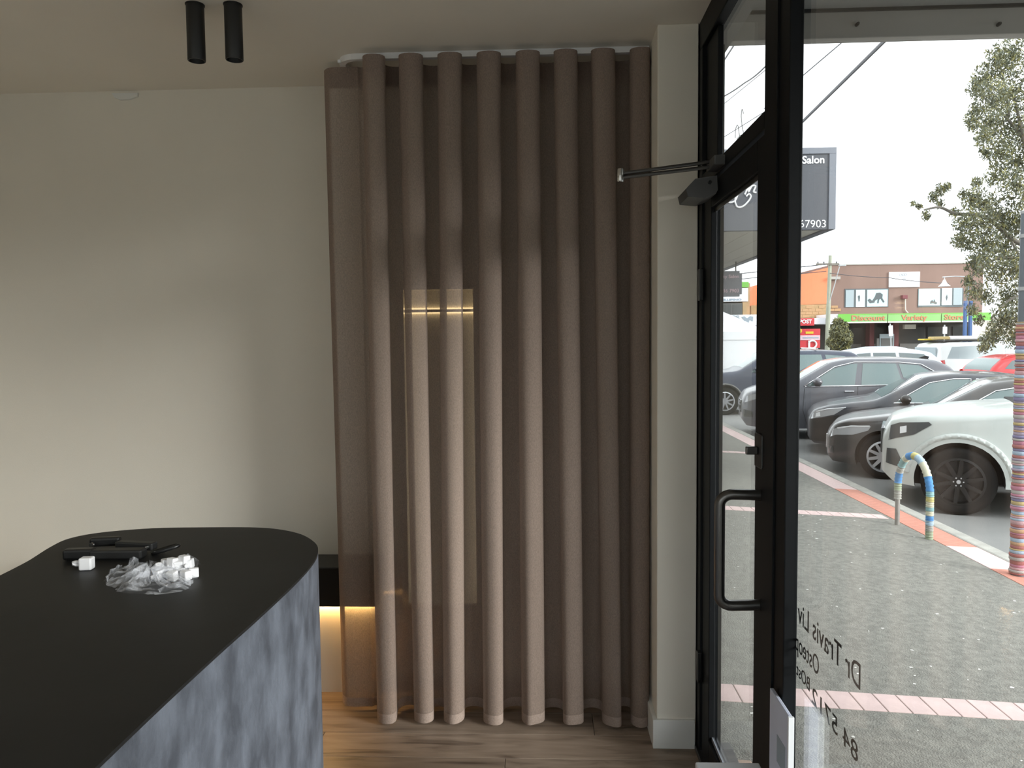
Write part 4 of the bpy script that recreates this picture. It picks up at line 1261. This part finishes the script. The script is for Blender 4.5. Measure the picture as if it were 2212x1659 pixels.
for (x, y) in ((1946, 594), (1951, 593), (1956, 593), (1953, 603)):
    q = U(x, y, Y=YS - .1); obj('ring_print', tube(BM(), [(q.x - ox + .08 * math.cos(a), -.105, q.z - oz + .08 * math.sin(a)) for a in [k * math.pi / 5 for k in range(10)]], .018, 5, closed=True), 'print_grey', wsn)
B('air_unit', 1945, 646, 1956, 638, .35, .0, 'maroon', bd, .02)
q0, q1 = U(1954, 646, Y=YS), U(1955, 676, Y=YS)
obj('drain_pipe', tube(BM(), [(q0.x - ox, -.1, q0.z - oz), (q1.x - ox - .02, -.1, q1.z - oz + .2), (q1.x - ox + .15, -.1, q1.z - oz)], .04, 8), 'cream_wall', bd, True, 60)
q = U(1800, 618, Y=YS)
B('wall_box', 1792, 604, 1812, 598, .3, .0, 'fascia', bd)
# awning
YA = YS - 2.6
za0, za1 = fz(697, 1950, YA), fz(677, 1950, YA)
xa0, xa1 = fx(1809, 690, YA), fx(2140, 690, YA)
aw2 = boxo('awning', (xa0 - ox, xa1 - ox, -2.6, 0, za0 - oz + .05, za1 - oz - .1), 'fascia', bd)
edges_ = [1809, 1916, 2032, 2140]
for k, (a, b) in enumerate(zip(edges_, edges_[1:])):
    sf = boxo('sign_panel', (fx(a, 690, YA) - ox + .03, fx(b, 690, YA) - ox - .03, -2.68, -2.6, za0 - oz, za1 - oz), 'sign_green2' if k else 'sign_green2', bd, .01)
    boxo('sign_border', (fx(a, 690, YA) - ox + .03, fx(b, 690, YA) - ox - .03, -2.69, -2.67, za0 - oz, za0 - oz + .09), 'cream_wall', sf)
    boxo('sign_border', (fx(a, 690, YA) - ox + .03, fx(b, 690, YA) - ox - .03, -2.69, -2.67, za1 - oz - .06, za1 - oz), 'sign_green', sf)
boxo('sign_block', (fx(1810, 690, YA) - ox, fx(1836, 690, YA) - ox, -2.695, -2.67, za0 - oz + .09, za1 - oz - .06), 'sign_green', bd)
boxo('sign_block', (fx(2094, 690, YA) - ox, fx(2139, 690, YA) - ox, -2.695, -2.67, za0 - oz + .09, za1 - oz - .06), 'sign_green', bd)
def shop_text(s, pa, pb_, pbase, size_px, m, Y, parent, dy):
    a, b = U(pa, pbase, Y=Y), U(pb_, pbase, Y=Y)
    ax, az = parent_off(parent)
    text_mesh('lettering', s, size_px * Y / F / .72, m, parent, face_minus_y(a.x - ax, dy, a.z - az), width=b.x - a.x, ext=.006, bold=.012)
shop_text('Discount', 1837, 1910, 692.5, 11, 'sign_lettering', YA, bd, -2.70)
shop_text('Variety', 1946, 2002, 691.5, 11, 'sign_lettering', YA, bd, -2.70)
shop_text('Store', 2038, 2081, 690.5, 11, 'sign_lettering', YA, bd, -2.70)
# white awning end return
boxo('awning_return', (fx(1790, 690, YA) - ox, xa0 - ox + .03, -2.62, -.3, za0 - oz - .05, za1 - oz), 'white_wall', bd)
# shop fronts in the shade
for (a, b, m_) in ((1838, 1888, 'shop_glass'), (1900, 1930, 'shop_glass'), (1960, 2020, 'shop_glass'), (2028, 2075, 'shop_glass'), (2084, 2118, 'shop_glass')):
    sw = boxo('shop_window', (fx(a) - ox, fx(b) - ox, 1.52, 1.6, .5, zaw - .3), m_, bd)
    boxo('display', (fx(a + 6) - ox, fx(b - 8) - ox, 1.46, 1.52, .6, 1.5), 'shop_grey', sw)
for (a, b) in ((1891, 1901), (1941, 1955)): boxo('column', (fx(a) - ox, fx(b) - ox, .9, 1.6, 0, zaw), 'maroon', bd)
boxo('column', (fx(1888) - ox, fx(1893) - ox, -.5, -.3, 0, 1.9), 'shop_grey', bd)
pst = boxo('poster', (fx(1896) - ox, fx(1927) - ox, -.35, -.3, .3, 2.2), 'pane_grey', bd)
boxo('poster_print', (fx(1899) - ox, fx(1924) - ox, -.37, -.35, .6, 1.9), 'shop_grey', pst)
B('hanging_lightbox', 1950, 711, 1974, 701, .3, .0, 'cream_wall', bd)
# orange roofed post office
bd_ = bd
po = thing('post_office', 'post office with orange upper wall, tan brick and red post sign', 'building', (fx(1600), YS, ZR))
po_x = fx(1600); poz = ZR
a, b = U(1660, 612, Y=YS), U(1789, 579, Y=YS)
obj('orange_wall', prism(BM(), [(fx(1598) - po_x, fz(660, 1740) - poz), (fx(1787) - po_x, fz(657, 1740) - poz), (fx(1787) - po_x, fz(578, 1788) - poz), (fx(1726) - po_x, fz(594, 1726) - poz), (fx(1629) - po_x, fz(617, 1629) - poz)], 'Y', 0, 6), 'orange_wall', po)
boxo('brick_wall', (fx(1622) - po_x, fx(1788) - po_x, -.05, 6, fz(692) - poz, fz(658, 1740) - poz), 'brick_tan', po)
# individual bricks of the tan course
bm_b = box(BM(), 0, .42, 0, .04, 0, .17)
bme2 = bpy.data.meshes.new('brick'); bmesh.ops.recalc_face_normals(bm_b, faces=bm_b.faces[:]); bm_b.to_mesh(bme2); bm_b.free(); bme2.materials.append(M['tan_wall'])
rn2 = random.Random(4)
for r in range(5):
    for k in range(7):
        if rn2.random() < .35: continue
        b = bpy.data.objects.new('brick', bme2); C.objects.link(b); b.parent = po
        b.location = (fx(1722) - po_x + k * .44 + (r % 2) * .2 - .3, -.07, fz(692) - poz + .05 + r * .21)
boxo('shop_back', (fx(1622) - po_x, fx(1788) - po_x, 1.5, 6, 0, fz(692) - poz), 'shop_dark', po)
boxo('awning', (fx(1622) - po_x, fx(1788, 690, YA) - po_x, -2.2, 0, fz(703, 1740) - poz + .05, fz(689, 1740) - poz), 'white_wall', po)
ps = boxo('post_sign', (fx(1690, 690, 51.7) - po_x, fx(1759, 690, 51.7) - po_x, -2.32, -2.2, fz(703.5, 1740, 51.7) - poz, fz(687.5, 1740, 51.7) - poz), 'sign_red', po, .01)
shop_text('POST', 1727.5, 1754, 698.5, 8, 'white_print', 51.6, po, -2.335)
rs = thing('post_shop_sign', 'red post office poster board with white emblem under the awning', 'sign', (fx(1716, 700, 50), 50, ZR))
rx = fx(1716, 700, 50)
def R2(name, px0, py0, px1, py1, d, m, parent):
    a, b = U(px0, py0, Y=50), U(px1, py1, Y=50)
    return boxo(name, (a.x - rx, b.x - rx, -d, .06, a.z - ZR, b.z - ZR), m, parent)
rb = R2('board', 1712, 752, 1772, 710, .0, 'sign_red', rs)
boxo('leg', (.5, .65, .0, .1, 0, fz(752, 1740, 50) - ZR), 'shop_grey', rs); boxo('leg', (1.4, 1.55, .0, .1, 0, fz(752, 1740, 50) - ZR), 'shop_grey', rs)
R2('band', 1728, 735, 1771, 724, .03, 'sign_pink', rs)
R2('band', 1734, 731, 1768, 728, .045, 'print_grey', rs)
R2('band', 1740, 721, 1757, 716, .03, 'sign_yellow', rs)
q = U(1754, 744, Y=50)
obj('emblem', tube(BM(), [(q.x - rx + .26 * math.cos(a), -.06, q.z - ZR + .24 * math.sin(a)) for a in [math.radians(-120 + k * 22) for k in range(13)]], .055, 6), 'white_print', rs, True, 60)
obj('emblem_stem', box(BM(), q.x - rx - .25, q.x - rx - .14, -.07, -.0, q.z - ZR - .25, q.z - ZR + .25), 'white_print', rs)
q = U(1727, 715, Y=49.5)
obj('round_sign', lathe(BM(), [(.13, -.03), (.16, 0), (.13, .03)], 16, (q.x - rx, -.5, q.z - ZR), 'Y'), 'sign_yellow', rs)
# white shop further left, seen through the door
ws = thing('white_building', 'white shop with green corner sign seen through the door glass', 'building', (fx(1500, 700, 50), 50, ZR))
wx0 = fx(1500, 700, 50)
def Wb(name, px0, py0, px1, py1, d0, d1, m, parent=None, bev=0.):
    a, b = U(px0, py0, Y=50), U(px1, py1, Y=50)
    return boxo(name, (a.x - wx0, b.x - wx0, -d0, -d1, a.z - ZR, b.z - ZR), m, parent or ws, bev)
Wb('upper_wall', 1440, 653, 1616, 622, 0, -5, 'white_wall')
Wb('green_sign', 1596, 621, 1617, 609, .06, -.3, 'sign_green', bev=.01)
Wb('side_wall', 1604, 705, 1621, 611, -.1, -5, 'tan_wall')
Wb('brick_pier', 1604, 690, 1613, 653, .02, -.1, 'brick_tan')
wn = Wb('window_wall', 1440, 682, 1604, 655, -.02, -4, 'shop_grey')
for a, b in ((1520, 1550), (1552, 1569), (1571, 1579), (1582, 1603)): Wb('pane', a, 680, b, 657, .02, -.02, 'shop_glass', wn)
ab2 = Wb('awning_sign', 1440, 706, 1630, 681, 1.6, 0, 'white_wall')
a_ = U(1440, 706, Y=50); b_2 = U(1630, 706, Y=50)
boxo('shop_back', (a_.x - wx0, b_2.x - wx0, 1, 4, 0, a_.z - ZR), 'shop_dark', ws)
def wtext(s, pa, pb_, pbase, hpx, dy):
    a, b = U(pa, pbase, Y=50 + dy), U(pb_, pbase, Y=50 + dy)
    text_mesh('lettering', s, hpx * 50 / F / .72, 'print_grey', ws, face_minus_y(a.x - wx0, dy - .01, a.z - ZR), width=b.x - a.x, ext=.005, bold=.01)
wtext('ALL  FILLIPINO', 1535, 1603, 650, 4, 0)
wtext('CES', 1566, 1597, 690, 8, -1.6)
sp = [(1602, 685), (1608, 683), (1614, 688), (1620, 683), (1627, 684), (1626, 694), (1620, 690), (1617, 697), (1624, 702), (1614, 703), (1608, 697), (1603, 694), (1608, 691)]
pts = [U(x, y, Y=48.38) for x, y in sp]
obj('bird_print', prism(BM(), [(p.x - wx0, p.z - ZR) for p in pts], 'Y', -1.63, -1.6), 'print_grey', ws)
# pale building far right
rb_ = thing('cream_building', 'pale building at the far right behind the tree', 'building', (fx(2160, 700, 62), 62, ZR))
boxo('wall', (-3.0, 22, 0, 8, 0, fz(688, 2170, 62) - ZR), 'cream_wall', rb_)
boxo('roof_edge', (-3.1, 22.1, -.3, 8, fz(688, 2170, 62) - ZR, fz(684, 2170, 62) - ZR), 'fascia', rb_)

# ---- marquee tent
tp_ = U(1552, 668, Y=33)
te = thing('marquee_tent', 'white peaked market tent seen through the door glass', 'tent', (tp_.x, 33, ZR))
hw_ = 2.1; hz = tp_.z - ZR; ez = U(1600, 716, Y=33).z - ZR
bm = BM(); apex = bm.verts.new((0, 2.0, hz + .25)); low = [bm.verts.new(p) for p in ((-hw_, 0, ez), (hw_, 0, ez), (hw_, 4, ez), (-hw_, 4, ez))]
for k in range(4): bm.faces.new((low[k], low[(k + 1) % 4], apex))
bm.faces.new(low[::-1])
obj('canopy', bm, 'tent', te)
vz = U(1600, 734, Y=33).z - ZR
for nm, b in (('valance', (-hw_, hw_, -.03, -.005, vz, ez)), ('valance', (hw_ + .005, hw_ + .03, 0, 4, vz, ez)), ('back_wall', (-hw_, hw_, 3.95, 3.98, .02, vz)), ('side_wall', (-hw_, -hw_ + .03, 0, 3.95, .02, vz)), ('front_wall', (-hw_ + .1, hw_ - .1, .01, .04, .02, vz))):
    boxo(nm, b, 'tent', te)
for x, y in ((-hw_, 0), (hw_ - .05, 0), (hw_ - .05, 3.9), (-hw_, 3.9)): boxo('leg', (x, x + .05, y - .05, y, 0, ez), 'pole_band', te)
text_mesh('lettering', 'AUG', .11, 'print_grey', te, face_minus_y(hw_ - .52, -.032, vz + .08))
text_mesh('lettering', 'VIO', .5, 'print_grey', te, face_minus_y(-.2, .005, U(1570, 818, Y=33).z - ZR))

# ---- poles and wires
pw = U(1787, 760, Y=47)
pp_ = thing('power_pole', 'pale weathered wooden power pole in front of the brown store', 'pole', (U(1787, 700, Y=47).x, 47, ZR))
ht = U(1791, 552, Y=47).z - ZR
obj('post', tube(BM(), [(0, 0, 0), (.05, 0, ht * .5), (.12, 0, ht)], [.15, .13, .10], 12), 'pole_green', pp_, True, 60)
za_ = U(1785, 571, Y=47).z - ZR
boxo('crossarm', (-.75, .6, -.16, -.08, za_ - .05, za_ + .05), 'bark', pp_)
for x in (-.65, -.3, .45): obj('insulator', lathe(BM(), [(.03, za_ + .05), (.05, za_ + .09), (.03, za_ + .16)], 8, (x, -.12, 0)), 'wire', pp_)
l0 = U(1790, 655, Y=47); l1 = U(1812, 575, Y=47)
obj('street_light_arm', tube(BM(), [(.05, -.1, l0.z - ZR), (.35, -.15, (l0.z + l1.z) / 2 - ZR), (l1.x - pw.x, -.2, l1.z - ZR)], .03, 8), 'pole_band', pp_, True, 60)
boxo('street_light_head', (l1.x - pw.x - .05, l1.x - pw.x + .35, -.3, -.1, l1.z - ZR - .02, l1.z - ZR + .07), 'pole_band', pp_, .02)
lb = U(2088, 740, Y=38)
bl = thing('lamp_post', 'blue lamp post with white bell shade in front of the brown store', 'lamp post', (lb.x, 38, ZR))
bt_ = U(2086, 598, Y=38).z - ZR
for dx in (-.17, .08): boxo('post', (dx, dx + .14, -.07, .07, 0, U(2088, 650, Y=38).z - ZR), 'pole_blue', bl, .02)
boxo('upper_post', (-.04, .04, -.04, .04, U(2088, 655, Y=38).z - ZR, bt_), 'pole_steel', bl)
ax0 = U(2036, 598, Y=38).x - lb.x
obj('arm', tube(BM(), [(0, 0, bt_), (ax0 * .5, 0, bt_ + .03), (ax0, 0, bt_)], .025, 8), 'pole_band', bl, True, 60)
sx = U(2040, 605, Y=38).x - lb.x
obj('hanger', tube(BM(), [(sx, 0, bt_), (sx, 0, bt_ - .12)], .02, 8), 'pole_band', bl)
z1, z0 = U(2040, 604, Y=38).z - ZR, U(2040, 618.5, Y=38).z - ZR
obj('bell_shade', lathe(BM(), [(.04, z1), (.07, z1 - .06), (.10, z1 - .14), (.14, z1 - .2), (.26, z0 + .01), (.27, z0), (.22, z0 + .01)], 24, (sx, 0, 0)), 'white_plastic', bl, True, 50)
# small signs on posts in the car park
for (px, pt, pb2, Y, tilt, lab) in ((1929, 703, 726, 41, .06, 'narrow white parking sign on a leaning grey post before the variety store'), (2040, 706, 721, 40, 0, 'small white parking sign on a grey post left of the blue lamp post')):
    q = U(px, pb2, Y=Y); t_ = U(px, pt, Y=Y)
    s_ = thing('parking_sign', lab, 'sign', (q.x, Y, ZR))
    s_.rotation_euler = (0, -tilt, 0)
    obj('post', lathe(BM(), [(.035, 0), (.035, t_.z - ZR + .1)], 10), 'pole_band', s_, True)
    boxo('plate', (-.11, .11, -.06, -.035, q.z - ZR, t_.z - ZR), 'white_print', s_, .01)

def wire(label, pts, r, sag=.0):
    P = []
    for a, b in zip(pts, pts[1:]):
        for k in range(12):
            t = k / 12; q = a.lerp(b, t); q.z -= sag * 4 * t * (1 - t); P.append(q)
    P.append(pts[-1])
    tag(obj('power_line', tube(BM(), P, r, 6), 'wire', None, True, 60), label, 'power line', 'overhead power lines')
wire('thick grey cable crossing the sky right of the door post', [U(1650, 345, Y=24), U(1915, 84, Y=14)], .035, .0)
wire('thin cable crossing the sky above the thick one', [U(1650, 235, Y=24), U(1830, 82, Y=14)], .012)
wire('steep cable at the top left of the fanlight', [U(1545, 160, Y=18), U(1600, 75, Y=13)], .016)
wire('curved dark cable across the middle of the fanlight', [U(1530, 223, Y=22), U(1610, 178, Y=19), U(1670, 125, Y=16)], .016, .05)
wire('faint cable under the curved one in the fanlight', [U(1530, 252, Y=22), U(1670, 138, Y=16)], .007)
wire('low faint cable above the fanlight sill', [U(1530, 317, Y=26), U(1670, 230, Y=20)], .010)
wire('upper cable running left from the power pole', [U(1500, 602, Y=50), U(1783, 571, Y=46.8)], .03)
wire('lower cable running left from the power pole', [U(1500, 612, Y=50), U(1785, 586, Y=46.9)], .025)
wire('cable sagging from the power pole to the right', [U(1793, 590, Y=46.9), U(1920, 600, Y=44), U(2050, 612, Y=40)], .02, .05)
# bent wire hooked on the fanlight sill outside
hk = [(1588, 298), (1589, 280), (1593, 270), (1596, 282), (1597, 298), (1592, 300), (1600, 292), (1606, 290), (1603, 272), (1601, 250), (1603, 236), (1606, 246)]
pts = [U(x, y, X=XO + .04) for x, y in hk]
tag(obj('bent_wire', tube(BM(), smooth_path(pts, 5), .0012, 6), 'wire', None, True, 60), 'thin bent wire standing on the fanlight sill', 'wire')

# ================================================================== TREE AND SHRUB
def leaf_cloud(centres, n, size, droop, seed, mi_w=(1, 1, .4)):
    rnd = random.Random(seed); vs, fs, mi = [], [], []
    tot = sum(c[3] ** 1.6 for c in centres)
    for (cx, cy, cz, r, dens) in [(*c[:4], c[3] ** 1.6 / tot) for c in centres]:
        for _ in range(int(n * dens)):
            d = Vector((rnd.gauss(0, 1), rnd.gauss(0, 1), rnd.gauss(0, 1))).normalized() * r * rnd.random() ** .55
            p = Vector((cx, cy, cz)) + Vector((d.x, d.y, d.z * 1.15))
            ax = Vector((rnd.uniform(-1, 1), rnd.uniform(-1, 1), rnd.uniform(-1, .6) - droop)).normalized()
            sd = ax.cross(Vector((rnd.uniform(-1, 1), rnd.uniform(-1, 1), rnd.uniform(-1, 1)))).normalized()
            L = size * rnd.uniform(.6, 1.5); w_ = L * .16
            i = len(vs)
            vs += [p - ax * L * .5, p + sd * w_, p + ax * L * .5, p - sd * w_]
            fs.append((i, i + 1, i + 2, i + 3))
            mi.append(rnd.choices((0, 1, 2), mi_w)[0])
    me = bpy.data.meshes.new('foliage'); me.from_pydata(vs, [], fs); me.update()
    me.polygons.foreach_set('material_index', mi)
    return me
YT = 27.
cl_px = [(2130, 170, 34), (2160, 130, 40), (2190, 120, 40), (2110, 190, 26), (2150, 210, 44), (2190, 200, 50), (2110, 240, 22), (2100, 262, 20), (2140, 270, 40), (2190, 280, 50), (2125, 300, 22), (2160, 330, 34), (2200, 350, 44),
         (2130, 330, 16), (2150, 380, 26), (2190, 400, 40), (2110, 395, 14), (2100, 430, 24), (2125, 440, 34), (2080, 420, 14), (2030, 410, 15), (2016, 425, 13), (2045, 405, 12), (1985, 445, 9), (1972, 440, 6), (2000, 465, 12), (2030, 440, 11), (2060, 460, 13),
         (2085, 480, 30), (2120, 480, 40), (2165, 470, 46), (2200, 480, 40), (2070, 520, 18), (2090, 525, 24), (2130, 530, 38), (2170, 530, 40), (2110, 570, 30), (2150, 580, 44), (2195, 580, 40),
         (2090, 610, 14), (2105, 630, 22), (2130, 640, 20), (2180, 640, 40), (2100, 670, 16), (2115, 690, 14), (2170, 690, 36), (2150, 720, 26), (2190, 730, 26), (2135, 735, 22), (2125, 750, 14)]
tr_c = []
rn2 = random.Random(9)
for px, py, r in cl_px:
    q = U(px, py, Y=YT + rn2.uniform(-1.3, 1.3)); tr_c.append((q.x, q.y, q.z, r * YT / F * .86))
# the crown goes on to the right of the picture
for _ in range(26):
    q = U(rn2.uniform(2215, 2420), rn2.uniform(90, 700), Y=YT + rn2.uniform(-2, 2)); tr_c.append((q.x, q.y, q.z, rn2.uniform(.4, .8)))
bx_ = U(2290, 700, Y=YT).x
tre = thing('paperbark_tree', 'large drooping olive green tree at the right', 'tree', (bx_, YT, ZR))
loc = tre.location.copy()
me = leaf_cloud([(c_[0] - loc.x, c_[1] - loc.y, c_[2] - loc.z, c_[3]) for c_ in tr_c], 44000, .13, .5, 2)
fo = new_obj('foliage', me, ['leaf_olive', 'leaf_grey', 'leaf_gold'], tre); fo['kind'] = 'stuff'
obj('trunk', tube(BM(), smooth_path([(0, 0, 0), (-.1, 0, 2), (.1, .1, 4), (-.1, 0, 6.5), (-.25, 0, 9.5)], 5), [.32 - .011 * k for k in range(21)], 12), 'bark', tre, True, 60)
def limb(pxs, r):
    pts = [Vector((U(x, y, Y=YT).x - loc.x, (k % 2) * .15, U(x, y, Y=YT).z - loc.z)) for k, (x, y) in enumerate(pxs)]
    pts = smooth_path(pts, 4)
    obj('branch', tube(BM(), pts, [r * (1 - .75 * k / len(pts)) for k in range(len(pts))], 8), 'bark', tre, True, 60)
for pxs, r in (([(2288, 420), (2230, 330), (2205, 270), (2195, 200)], .11), ([(2286, 560), (2200, 520), (2130, 470), (2070, 460), (2030, 448), (2000, 452)], .10), ([(2286, 600), (2210, 560), (2150, 560), (2100, 600)], .08),
               ([(2287, 380), (2220, 300), (2170, 250), (2120, 200)], .09), ([(2287, 640), (2200, 640), (2140, 690)], .07), ([(2205, 560), (2185, 510), (2150, 480)], .05), ([(2180, 250), (2178, 190), (2160, 140)], .05)):
    limb(pxs, r)
sh = thing('shrub', 'olive roadside shrub at the foot of the power pole', 'shrub', (U(1812, 750, Y=45).x, 45, ZR))
loc = sh.location.copy(); sc_ = []
for px, py, r in ((1810, 700, 12), (1822, 705, 10), (1805, 720, 14), (1818, 725, 18), (1828, 735, 12), (1808, 742, 16), (1825, 745, 12), (1800, 738, 12), (1793, 740, 8), (1834, 722, 7)):
    q = U(px, py, Y=45 + rn2.uniform(-.3, .3)); sc_.append((q.x - loc.x, q.y - loc.y, q.z - loc.z, r * 45 / F))
sc_.append((0, 0, .7, .6))
me = leaf_cloud(sc_, 6000, .22, -.6, 8, (1, .4, .5)); fo = new_obj('foliage', me, ['leaf_olive', 'leaf_grey', 'leaf_gold'], sh); fo['kind'] = 'stuff'
for a in (-.2, 0, .25): obj('stem', tube(BM(), [(a * .3, 0, 0), (a, 0, 1.2)], .04, 6), 'bark', sh)

# ================================================================== ADDED SHOP ROWS, UNSEEN, SHAPING THE SKY LIGHT INDOORS
rn2 = random.Random(31)
for k in range(7):
    y = 26 - k * 17
    h = 5.6 + rn2.uniform(-.4, .6)
    w_ = thing('added_shop_row', ['cream', 'grey', 'brown', 'tan', 'white', 'brick', 'pale'][k] + ' unseen low shop on the right, added to block low sky', 'building', (46, y, ZR))
    mm = ['cream_wall', 'render_wall', 'brown_wall', 'tan_wall', 'white_wall', 'brick_tan', 'cream_wall'][k]
    boxo('wall', (0, 10, -8.4, 8.4, 0, h), mm, w_)
    boxo('awning', (-3, 0, -8.4, 8.4, 3.0, 3.5), 'fascia', w_)
    for j in range(4): boxo('window', (-.04, .02, -7 + j * 4, -4.6 + j * 4, 3.8, 4.7), 'shop_glass', w_)
    boxo('shop_window', (-.03, .02, -7.6, 7.6, .4, 2.7), 'shop_glass', w_)

struct('street_rear', 'unseen paving behind the shop, made pale to bounce light indoors', box(BM(), -80, XO, -90, YB - .1, -.5, -.18), 'paving_bounce')
for k in range(8):  # added row out of view, height set to trim light through the rear window
    x = -76 + k * 14.2
    w_ = thing('added_shop_row', ['first', 'second', 'third', 'fourth', 'fifth', 'sixth', 'seventh', 'eighth'][k] + ' unseen low shop behind the viewer, added to block low sky', 'building', (x, -52, -.18))
    mm = ['cream_wall', 'render_wall', 'brown_wall', 'tan_wall'][k % 4]
    boxo('wall', (-7, 7, -8, 0, 0, 6.6 + .4 * math.sin(k * 2)), mm, w_)
    boxo('awning', (-7, 7, 0, 3, 3.0, 3.5), 'fascia', w_)
    boxo('shop_window', (-6, 6, -.02, .03, .4, 2.7), 'shop_glass', w_)
